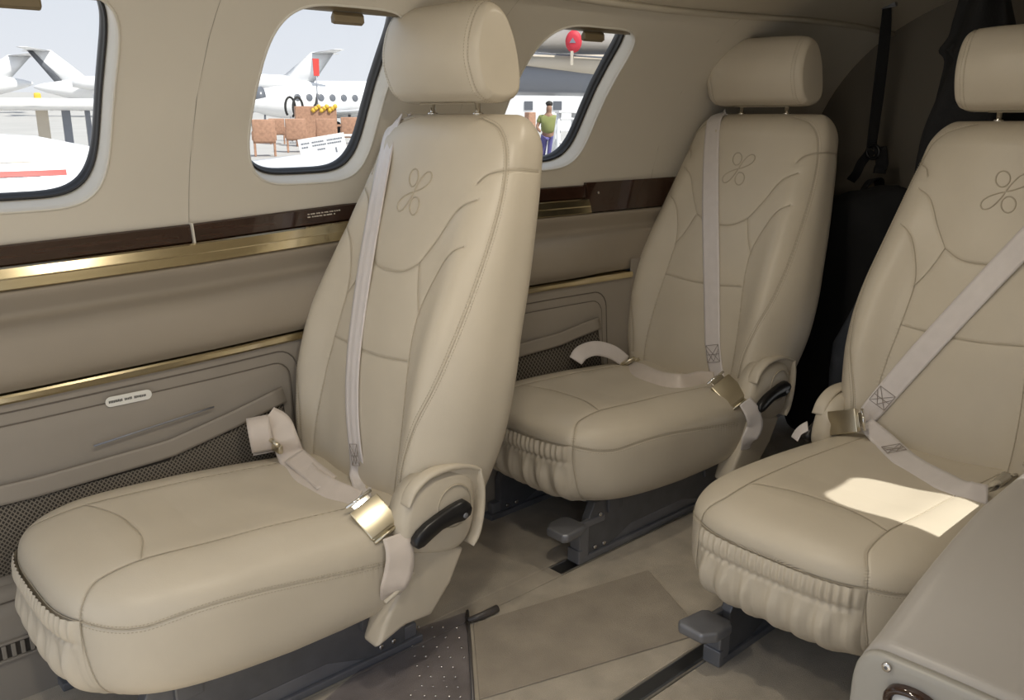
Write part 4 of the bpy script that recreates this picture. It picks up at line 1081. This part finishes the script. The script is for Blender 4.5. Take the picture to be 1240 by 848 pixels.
# unseen ceiling lamps, added as fill to brighten the cabin and rear seats
def fill_lamp(x, y, label, e_):
    p = [q for q in ceil_sect(x)]; z = np.interp(-y, [-q.y for q in p], [q.z for q in p])
    l = empty('fill_light', (x, y, z)); tag(l, label, 'lamp', 'added ceiling fill lights')
    obj('lamp_ring', tube([(0.045 * math.cos(a), 0.045 * math.sin(a), -0.006) for a in np.linspace(0, 2 * math.pi, 28, endpoint=False)], 0.008, 8, closed=True), 'chrome', l)
    obj('lamp_lens', disc((0, 0, -0.002), (0, 0, -1), 0.040, 0.003), 'placard', l)
    ld = bpy.data.lights.new('bulb', 'AREA'); ld.shape = 'DISK'; ld.size = 0.08; ld.energy = e_; ld.color = (1, 0.90, 0.74)
    lo_ = bpy.data.objects.new('bulb', ld); C.objects.link(lo_); lo_.parent = l; lo_.location = (0, 0, -0.012)
LAMPS = ((0.10, 0.75, 3.0), (0.75, 0.75, 3.0), (1.45, 1.0, 1.6))
for (x, y, e_) in LAMPS: fill_lamp(x, y, 'round chrome ringed fill light added in the ceiling %s' % ('by the doorway front edge' if x < 0.5 else 'above the front seat' if x < 1 else 'above the rear seat row'), e_)

# ================================================================ OUTSIDE
GZ0 = -0.80
def gz(x, y): return GZ0 + 0.024 * (y - 1.8)
gv = [(-400, -200, gz(0, -200)), (600, -200, gz(0, -200)), (600, 600, gz(0, 600)), (-400, 600, gz(0, 600))]
struct(obj('ground', (gv, [(0, 1, 2, 3)]), 'apron', smooth=False))
def onground(px, dist):
    """point on the apron under picture column px, at horizontal distance dist"""
    p = atd(px, 138, dist); return Vector((p.x, p.y, gz(p.x, p.y)))
def rotz_for(px, turn=0.0):
    d = ray(px, 138); return math.atan2(d.y, d.x) - math.pi / 2 + turn     # local x = picture right, local y = away
def ell_ring(x, cy_, cz_, ry, rz, n=24): return [(x, cy_ + ry * math.cos(a), cz_ + rz * math.sin(a)) for a in np.linspace(0, 2 * math.pi, n, endpoint=False)]
def slab(a, b, ca, cb, th, sweep_dir=(1, 0, 0)):
    """wing: root point a, tip point b, chords, thickness"""
    rings = []
    for p, c_, t_ in ((a, ca, th), (b, cb, th * 0.5)):
        d = Vector(sweep_dir); n_ = (Vector(b) - Vector(a)).cross(d).normalized()
        rings.append([Vector(p) + d * (c_ * u_) + n_ * (t_ * v_) for u_, v_ in ((-0.5, 0), (-0.3, 0.5), (0.1, 0.4), (0.5, 0), (0.1, -0.3), (-0.3, -0.4))])
    return loft(rings)
def jet(loc, rz, L, r, label, stripe=None, fin_h=2.6, noseleft=True, name='business_jet'):
    """low-wing business jet; nose towards local -x; T-tail, rear nacelles"""
    e_ = empty(name, loc, rz); tag(e_, label, 'aircraft', 'jets parked on the apron')
    h = r + 0.75
    st_ = [(-0.5, 0.04, -0.12), (-0.485, 0.25, -0.10), (-0.44, 0.55, -0.04), (-0.38, 0.80, 0), (-0.32, 0.95, 0), (-0.26, 1, 0), (0.15, 1, 0), (0.28, 0.82, 0.08), (0.38, 0.55, 0.18), (0.46, 0.28, 0.25), (0.5, 0.08, 0.28)]
    obj('fuselage', loft([ell_ring(x * L, 0, h + dz * r, r * s, r * s) for x, s, dz in st_]), 'ac_white', e_)
    fb = (0.32 * L, 0, h + r * 0.5); ft = (0.46 * L, 0, h + r * 0.5 + fin_h)
    rings = []
    for p, c_, t_ in ((fb, 0.17 * L, 0.14), (ft, 0.10 * L, 0.08)):
        rings.append([(p[0] + c_ * u_, v_ * t_, p[2]) for u_, v_ in ((-0.5, 0), (-0.3, 0.5), (0.2, 0.4), (0.5, 0), (0.2, -0.4), (-0.3, -0.5))])
    fn = obj('tail_fin', loft(rings), 'ac_white', e_)
    if stripe:
        rr = []
        for p, c_, t_ in ((fb, 0.17 * L, 0.16), (ft, 0.10 * L, 0.10)): rr.append([(p[0] + c_ * u_, v_ * t_, p[2]) for u_, v_ in ((0.51, 0), (0.40, 0.3), (0.28, 0.45), (0.28, -0.45), (0.40, -0.3))])
        obj('fin_stripe', loft(rr), stripe, fn)
    for s in (-1, 1):
        obj('tailplane', slab((ft[0] + 0.02, 0, ft[2] - 0.05), (ft[0] + 0.06 * L, s * 0.16 * L, ft[2] + 0.02), 0.10 * L, 0.05 * L, 0.12), 'ac_white', e_)
        obj('wing', slab((-0.02 * L, s * r * 0.6, h - r * 0.75), (0.10 * L, s * 0.48 * L, h - r * 0.35), 0.22 * L, 0.08 * L, 0.22), 'ac_white', e_)
        ny, nz_ = s * (r + 0.45), h + r * 0.55
        na_ = obj('engine', loft([ell_ring(x, ny, nz_, q, q, 20) for x, q in ((0.155 * L, 0.36), (0.165 * L, 0.44), (0.20 * L, 0.50), (0.28 * L, 0.46), (0.34 * L, 0.30))]), 'ac_white', e_)
        obj('intake', disc((0.1545 * L, ny, nz_), (-1, 0, 0), 0.34, 0.01, 20), 'ac_dark', na_)
        lg = obj('main_gear', tube([(0.05 * L, s * r * 0.9, h - r * 0.7), (0.05 * L, s * r * 1.0, 0.3)], 0.07, 8), 'metal_grey', e_)
        obj('wheel', disc((0.05 * L, s * r * 1.0 - 0.1, 0.3), (0, 1, 0), 0.3, 0.2, 18), 'tyre', lg)
    ng = obj('nose_gear', tube([(-0.38 * L, 0, h - r * 0.6), (-0.39 * L, 0, 0.22)], 0.05, 8), 'metal_grey', e_)
    obj('wheel', disc((-0.39 * L, -0.09, 0.22), (0, 1, 0), 0.22, 0.18, 18), 'tyre', ng)
    wm = None
    for k in range(6):
        for s in (-1, 1):
            x_ = -0.24 * L + k * 0.065 * L
            if wm is None or True:
                o = obj('cabin_window', disc((x_, s * r * 0.955, h + r * 0.28), (0, s, 0.25), 0.17, 0.03, 14), 'ac_dark', e_)
    ws = obj('windscreen', loft([ell_ring(x * L, 0, h + dz * r, r * s, r * s) for x, s, dz in ((-0.445, 0.50, 0.16), (-0.42, 0.60, 0.22), (-0.395, 0.68, 0.25))]), 'ac_dark', e_)
    return e_
GJ = []
# beyond the first window
p = onground(108, 72); jet((p.x + 4.6, p.y, p.z), rotz_for(100, math.pi), 15.5, 1.05, 'white jet with dark striped swept tail fin, beyond a low white wing', 'ac_dark', 2.3)
p = onground(10, 85); jet((p.x - 6.6, p.y, p.z), rotz_for(10), 17, 1.2, 'white jet with plain fin, farthest seen through the front window', None, 1.9)
p = onground(150, 96); jet((p.x + 2, p.y, p.z), rotz_for(150, 0.3), 15, 1.1, 'white jet with upswept winglet, parked beyond the window pillar', None, 1.6)
# long white wing on its gear, closer in
lw = empty('parked_wing', onground(40, 26)); lw.rotation_euler.z = rotz_for(40); tag(lw, 'long thin white aircraft wing with grey gear legs, in front of parked jets', 'aircraft wing')
hz = (H - lw.location.z) + 26 * (138 - 129) / F_PX
obj('wing_panel', loft([[(x, y, hz + z * s) for y, z in ((-0.9, 0), (-0.5, 0.16), (0.3, 0.14), (0.9, 0), (0.3, -0.12), (-0.5, -0.14))] for x, s in ((-5, 1.1), (0, 1.0), (5, 0.9))]), 'ac_white', lw)
for (x, w_) in ((0.2, 0.28), (0.75, 0.20), (1.25, 0.12), (1.75, 0.24), (-1.6, 0.25)):
    obj('gear_leg', loft([[(x + w_ / 2 * a, b * 0.15, z) for a, b in ((-1, -1), (1, -1), (1, 1), (-1, 1))] for z in (0.0, hz - 0.05)]), 'ac_tan' if w_ > 0.22 else 'ac_grey', lw, smooth=False)
obj('engine_cover', rbox(0.16, 0.2, 0.22, 0.05, 3, center=(0.15, -0.4, hz + 0.18)), 'yellow', lw)
# neighbour's white nose with a red cheat line, just outside
nb = empty('neighbour_aircraft', onground(20, 7.2)); nb.rotation_euler.z = rotz_for(20); tag(nb, 'large white aircraft nose with red stripe, close outside the front window', 'aircraft')
zc_ = H - nb.location.z - 0.80
fus = [(-5, 0.62, 0), (-2, 0.62, 0), (-0.6, 0.60, 0), (0.1, 0.54, 0.01), (0.6, 0.42, 0.015), (0.9, 0.28, 0.01), (1.05, 0.12, 0.0), (1.09, 0.02, 0)]
obj('fuselage', loft([ell_ring(x, 0, zc_ + 0.10 + dz, s * 1.0, s, 40) for x, s, dz in fus]), 'ac_white', nb)
def band(z0, z1):
    rows = []
    for z in (z0, (z0 + z1) / 2, z1):
        row = []
        for x in np.linspace(-4.5, 0.25, 30):
            s = np.interp(x, [q[0] for q in fus], [q[1] for q in fus]); row.append((x, -math.sqrt(max(1e-4, s * s - z * z)) * 1.02 - 0.004, zc_ + 0.10 + z))
        rows.append(row)
    return loft(rows, cap=False, closed=False)
obj('red_stripe', band(0.300, 0.334), 'ac_red', nb)
obj('grey_stripe', band(0.388, 0.394), 'ac_tan', nb)
obj('nose_strut', tube([(-0.4, 0, zc_ - 0.4), (-0.4, 0, 0.2)], 0.05, 10), 'metal_grey', nb)
obj('wheel', disc((-0.4, -0.08, 0.2), (0, 1, 0), 0.2, 0.16, 18), 'tyre', nb)

# beyond the second window
p = onground(340, 58); jet((p.x - 4.0, p.y, p.z), rotz_for(340), 13.5, 1.05, 'white jet with T shaped tail above the brown wicker chairs', None, 1.9)
p = onground(440, 84); jet((p.x - 1.3, p.y, p.z), rotz_for(430), 15, 1.15, 'white jet with round dark engine intake above the wicker chairs', None, 2.0)
p = onground(415, 46); j = jet((p.x - 0.5, p.y, p.z), rotz_for(400, 0.5), 9.5, 0.75, 'small white jet with black hoses hanging, directly behind the chairs', None, 1.4)
for k, px in enumerate((352, 362, 378)):
    b0 = onground(px, 38)
    cb = empty('hose', b0); tag(cb, ('black looped ground hose nearest the jet tail', 'black looped ground hose next to a straight hose', 'straight black ground hose beside the red ribbon')[k], 'hose', 'black ground hoses')
    obj('hose_loop', tube([(0.22 * math.cos(a), 0.05 * k, 1.35 + 0.4 * math.sin(a)) for a in np.linspace(-1.2, 4.0, 20)] if k < 2 else [(0.3, 0, 1.9), (0.2, 0, 1.5), (-0.05, 0, 1.2), (-0.1, 0, 0.9)], 0.05, 8), 'tyre', cb)
    obj('hose_stand', tube([(0, 0.05 * k, 0), (0, 0.05 * k, 1.0)], 0.03, 8), 'metal_grey', cb)
rb = empty('warning_ribbon', onground(386, 37)); tag(rb, 'red warning ribbon hanging from the small white jet', 'ribbon')
hh = H - rb.location.z
obj('ribbon_tape', prism([(-0.14, 0, hh + 2.1), (0.14, 0, hh + 2.1), (0.12, 0, hh + 1.45), (-0.12, 0, hh + 1.45)], (0, 1, 0), 0.02), 'ac_red', rb, smooth=False)
obj('ribbon_pole', tube([(0, 0.03, 0), (0, 0.03, hh + 2.1)], 0.025, 8), 'metal_grey', rb)

def wchair(px, dist, label, sc_=1.0, rz=0.0):
    e_ = empty('wicker_chair', onground(px, dist)); e_.rotation_euler.z = rotz_for(px, rz); e_.scale = (sc_,) * 3; tag(e_, label, 'chair', 'wicker chairs outside')
    obj('seat', rbox(0.62, 0.6, 0.12, 0.03, 2, center=(0, 0, 0.42)), 'wicker', e_)
    obj('backrest', rbox(0.62, 0.08, 0.62, 0.03, 2, center=(0, -0.28, 0.70)), 'wicker', e_)
    for s in (-1, 1):
        obj('armrest', rbox(0.07, 0.6, 0.25, 0.02, 2, center=(s * 0.30, 0, 0.56)), 'wicker', e_)
        for t in (-1, 1): obj('leg', rbox(0.06, 0.06, 0.38, 0.01, 1, center=(s * 0.27, t * 0.26, 0.19)), 'wicker', e_, smooth=False)
    return e_
wchair(357, 31, 'brown wicker chair with its back to the aircraft, in front of planter box', 1.08)
wchair(394, 31.5, 'brown wicker chair standing between planter box and sign board', 1.08)
wchair(424, 33, 'pale lit brown wicker chair beside the white shelf unit', 1.1)
wchair(318, 29, 'brown wicker chair half hidden by the window pillar', 1.1)
wchair(334, 36, 'small brown wicker chair farther behind the other chairs', 0.95)
pb_ = empty('planter_box', onground(382, 34.5)); pb_.rotation_euler.z = rotz_for(385, 0.1); tag(pb_, 'brown planter box with yellow flowers standing behind wicker chairs', 'planter')
obj('box', rbox(1.5, 0.5, 1.45, 0.02, 1, center=(0, 0, 0.725)), 'wicker', pb_, smooth=False)
for k in range(9): obj('flower', blob(-0.1 + k * 0.1, -0.28, 1.30 + 0.07 * (k % 3), 0.08, 0.06, 0.08, k, 0.2, 2.0, 10, 8, False), 'yellow', pb_)
dt = empty('low_table', onground(412, 36.5)); dt.rotation_euler.z = rotz_for(405); tag(dt, 'long low brown table between the wicker chairs', 'table')
obj('tabletop', rbox(3.4, 0.7, 0.08, 0.01, 1, center=(0, 0, 0.70)), 'wicker', dt, smooth=False)
for s in (-1, 1): obj('leg', rbox(0.1, 0.6, 0.68, 0.01, 1, center=(s * 1.5, 0, 0.34)), 'wicker', dt, smooth=False)
sh = empty('shelf_unit', onground(428, 22)); sh.rotation_euler.z = rotz_for(428); tag(sh, 'white open shelf unit beside the pale wicker chair', 'shelf')
for k in range(4): obj('shelf', rbox(0.7, 0.3, 0.05, 0.005, 1, center=(0, 0, 0.05 + k * 0.3)), 'sign_white', sh, smooth=False)
for s in (-1, 1): obj('upright', rbox(0.05, 0.3, 1.0, 0.005, 1, center=(s * 0.36, 0, 0.5)), 'sign_white', sh, smooth=False)
# leaning white sign board with lines of print
sg = empty('sign_board', onground(390, 17)); sg.rotation_euler.z = rotz_for(390, -0.15); tag(sg, 'white sign board with small printed lines, leaning below the wicker chairs', 'sign')
hs = H - sg.location.z + 17 * (138 - 183) / F_PX
bd = obj('board', xf(rbox(0.86, 0.03, 0.66, 0.004, 1), Matrix.Translation((0, 0, hs)) @ Matrix.Rotation(R_(-9), 4, 'Y')), 'sign_white', sg, smooth=False)
lt = []
mt_ = Matrix.Translation((0, 0, hs)) @ Matrix.Rotation(R_(-9), 4, 'Y')
for (x0_, z0_, wds) in ((-0.38, 0.24, 0.12), (-0.18, 0.24, 0.22), (0.10, 0.24, 0.28), (-0.38, 0.17, 0.10), (-0.18, 0.18, 0.24), (0.10, 0.18, 0.24), (-0.10, 0.10, 0.14)):
    x_ = x0_
    while x_ < x0_ + wds: ww = random.uniform(0.02, 0.04); lt.append(xf(rbox(ww, 0.004, 0.026, 0, center=(x_ + ww / 2, -0.0165, z0_)), mt_)); x_ += ww + 0.008
obj('print', join(*lt), 'ac_grey', bd, smooth=False)
obj('figure_print', xf(join(rbox(0.03, 0.004, 0.10, 0, center=(0.24, -0.0165, 0.04)), rbox(0.08, 0.004, 0.05, 0, center=(0.22, -0.0165, -0.03)), rbox(0.02, 0.004, 0.06, 0, center=(0.16, -0.0165, -0.07)), rbox(0.02, 0.004, 0.08, 0, center=(0.25, -0.0165, -0.10))), mt_), 'ac_grey', bd, smooth=False)
for s in (-1, 1): obj('leg', tube([(s * 0.3, 0.05, 0), (s * 0.3, 0.02, hs - 0.28)], 0.02, 8), 'metal_grey', sg)
wt = empty('own_wing', onground(370, 4.6)); wt.rotation_euler.z = rotz_for(370, 0.35); tag(wt, 'white aircraft wing leading edge just outside the middle window', 'aircraft wing')
hw2_ = H - wt.location.z + 4.6 * (138 - 192) / F_PX
obj('wing_panel', loft([[(x, y * s, hw2_ + z * s + (x - 0.1) * 0.14) for y, z in ((-0.9, -0.04), (-0.6, 0.03), (0.2, 0.05), (0.9, 0), (0.2, -0.06), (-0.6, -0.08))] for x, s in ((-1.4, 1.15), (-0.4, 1.0), (0.10, 0.75), (0.22, 0.5))]), 'ac_white', wt)
obj('wing_strut', tube([(-0.6, 0, hw2_ - 0.1), (-0.6, 0, 0.0)], 0.05, 8), 'metal_grey', wt)

# beyond the third window: overhead nacelle with a red intake cover
nc = empty('parked_airliner', onground(690, 17)); nc.rotation_euler.z = rotz_for(690); tag(nc, 'white and grey aircraft body with red round engine cover, outside the aft window', 'aircraft')
hb = H - nc.location.z
zz_ = lambda py: hb + 17 * (138 - py) / F_PX
obj('fuselage', loft([ell_ring(x, 1.6, zz_(20) + 0.22, 1.1 * s, 0.98 * s, 40) for x, s in ((-3.5, 0.55), (-2.2, 0.75), (-1, 0.92), (0.3, 1.0), (3, 1.0), (6, 1.0))]), 'ac_white', nc)
obj('lower_fairing', loft([[(x, y, z) for y, z in ((0.62, zz_(70)), (0.60, zz_(78) ), (0.62, zz_(88 + 10 * k)), (1.2, zz_(92 + 12 * k)), (1.2, zz_(70)))] for x, k in ((-2.6, -1.6), (-1.2, -0.9), (0.0, 0.0), (1.2, 0.9), (3, 1.4))]), 'ac_tan', nc)
obj('cheat_line', loft([[(x, 0.515, z), (x, 0.54, z + 0.03), (x, 0.6, z)] for x, z in ((-2.6, zz_(66)), (-1, zz_(68)), (0, zz_(72)), (1, zz_(76)), (3, zz_(80)))]), 'ac_dark', nc)
obj('belly', loft([[(x, y, z) for y, z in ((0.75, zz_(74 + 6 * k)), (0.70, zz_(90 + 4 * k)), (0.85, zz_(110 + 2 * k)), (2.2, zz_(114 + 2 * k)), (2.4, zz_(86)))] for x, k in ((-3.5, 0.2), (-1.2, 0), (0, 0.6), (1.0, 1.4), (3, 2.0))]), 'ac_grey', nc)
cvr = obj('engine_cover', loft([[(0.05 + 0.155 * s * math.cos(a), 0.42 - d, zz_(56) + 0.20 * s * math.sin(a)) for a in np.linspace(0, 2 * math.pi, 28, endpoint=False)] for s, d in ((1.0, -0.1), (1.0, 0.02), (0.9, 0.06), (0.5, 0.08))]), 'cover_red', nc)
obj('cover_ribbon', rbox(0.055, 0.02, 0.26, 0.004, 1, center=(0.02, 0.36, zz_(75))), 'ac_tan', cvr, smooth=False)
obj('cover_mark', prism([(-0.03, 0.335, zz_(58)), (0.09, 0.335, zz_(58)), (0.03, 0.335, zz_(52))], (0, -1, 0), 0.005), 'ac_grey', cvr, smooth=False)
for x in (-1.9, 2.6):
    lg = obj('gear_leg', tube([(x, 1.6, zz_(110)), (x, 1.6, 0.3)], 0.08, 8), 'metal_grey', nc); obj('wheel', disc((x, 1.5, 0.32), (0, 1, 0), 0.32, 0.2, 18), 'tyre', lg)
# person in green shirt walking
pe = empty('person', onground(664, 24)); pe.rotation_euler.z = rotz_for(664); tag(pe, 'person in olive green shirt and purple blue trousers walking on the apron', 'person')
def skin(name, verts, edges, radii, material, parent, root_i=0):
    me = bpy.data.meshes.new(name); me.from_pydata(verts, edges, []); me.update(); o = bpy.data.objects.new(name, me); C.objects.link(o); o.parent = parent
    md = o.modifiers.new('skin', 'SKIN'); md.use_smooth_shade = True
    for i_, r in enumerate(radii):
        me.skin_vertices[0].data[i_].radius = r if hasattr(r, '__len__') else (r, r)
        me.skin_vertices[0].data[i_].use_root = (i_ == root_i)
    s_ = o.modifiers.new('sub', 'SUBSURF'); s_.levels = 1; s_.render_levels = 1
    me.materials.append(M(material)); return o
skin('body', [(0, 0, 0.95), (0, 0, 1.15), (0, 0, 1.38), (0.01, -0.01, 1.50), (0.02, -0.03, 1.58), (0.02, -0.03, 1.72), (-0.2, 0, 1.38), (-0.30, -0.05, 1.14), (-0.20, -0.2, 1.02), (0.2, 0, 1.38), (0.28, 0.0, 1.12), (0.22, -0.12, 0.94), (-0.10, 0, 0.9), (-0.14, 0.05, 0.5), (-0.18, 0.1, 0.08), (-0.20, -0.06, 0.04), (0.10, 0, 0.9), (0.06, -0.08, 0.5), (-0.02, -0.10, 0.08), (-0.02, -0.26, 0.04)],
     [(0, 1), (1, 2), (2, 3), (3, 4), (4, 5), (2, 6), (6, 7), (7, 8), (2, 9), (9, 10), (10, 11), (0, 12), (12, 13), (13, 14), (14, 15), (0, 16), (16, 17), (17, 18), (18, 19)],
     [(0.15, 0.11), (0.14, 0.10), (0.16, 0.11), 0.06, 0.085, 0.08, 0.065, 0.045, 0.035, 0.065, 0.045, 0.035, 0.095, 0.065, 0.045, 0.04, 0.095, 0.065, 0.045, 0.04], 'skin', pe)
skin('shirt', [(0, 0, 0.93), (0, 0, 1.18), (0, 0, 1.39), (0.005, 0, 1.45), (-0.2, 0, 1.39), (-0.27, -0.03, 1.24), (0.2, 0, 1.39), (0.26, 0.0, 1.22)], [(0, 1), (1, 2), (2, 3), (2, 4), (4, 5), (2, 6), (6, 7)], [(0.215, 0.165), (0.21, 0.16), (0.215, 0.155), 0.09, 0.085, 0.072, 0.085, 0.072], 'shirt_green', pe)
skin('trousers', [(0, 0, 1.0), (-0.10, 0, 0.88), (-0.14, 0.05, 0.5), (-0.18, 0.1, 0.12), (0.10, 0, 0.88), (0.06, -0.08, 0.5), (-0.02, -0.10, 0.12)], [(0, 1), (1, 2), (2, 3), (0, 4), (4, 5), (5, 6)], [(0.17, 0.125), 0.115, 0.085, 0.07, 0.115, 0.085, 0.07], 'trousers_blue', pe)
obj('hair', blob(0.02, 0.01, 1.74, 0.095, 0.10, 0.075, 2, 0.05, 2.0, 16, 10, False), 'hair', pe)
# white stepladder
la = empty('stepladder', onground(688, 22)); la.rotation_euler.z = rotz_for(688, 0.3); tag(la, 'white stepladder with wide treads standing beside the walking person', 'ladder')
for (x0_, y0_, x1_, y1_) in ((-0.35, -0.25, -0.22, 0), (0.25, -0.25, 0.15, 0), (-0.35, 0.35, -0.22, 0.05), (0.25, 0.35, 0.15, 0.05)):
    obj('rail', tube([(x0_, y0_, 0), (x1_, y1_, 1.55)], 0.05, 8), 'ac_white', la)
for k in range(5): t = (k + 1) / 5.5; obj('tread', rbox(0.5 - 0.15 * t, 0.14, 0.05, 0.01, 1, center=(-0.04, -0.25 + 0.25 * t, 1.55 * t)), 'ac_white', la, smooth=False)
hr_ = obj('platform', rbox(0.5, 0.35, 0.06, 0.01, 1, center=(-0.03, 0.03, 1.57)), 'ac_white', la, smooth=False)
# brown post pair and a white hut far back
for px, lab in ((642, 'brown upright post near the walking person'),):
    po = empty('post', onground(px, 38)); tag(po, lab, 'post')
    obj('shaft', rbox(0.40, 0.3, 1.30, 0.02, 1, center=(0, 0, 0.65)), 'wicker', po, smooth=False)
    obj('base', rbox(0.5, 0.5, 0.08, 0.01, 1, center=(0, 0, 0.04)), 'metal_grey', po, smooth=False)
hu = empty('hut', onground(640, 55)); hu.rotation_euler.z = rotz_for(640); tag(hu, 'white flat roofed hut with dark windows far across the apron', 'building')
obj('wall', rbox(9, 3, 2.4, 0.02, 1, center=(0, 0, 1.2)), 'ac_white', hu, smooth=False)
obj('roof', rbox(9.4, 3.4, 0.2, 0.02, 1, center=(0, 0, 2.5)), 'ac_grey', hu, smooth=False)
for k in range(5): obj('window', rbox(0.5, 0.06, 0.5, 0.01, 1, center=(-3.4 + k * 1.7, -1.52, 1.4)), 'ac_dark', hu, smooth=False)
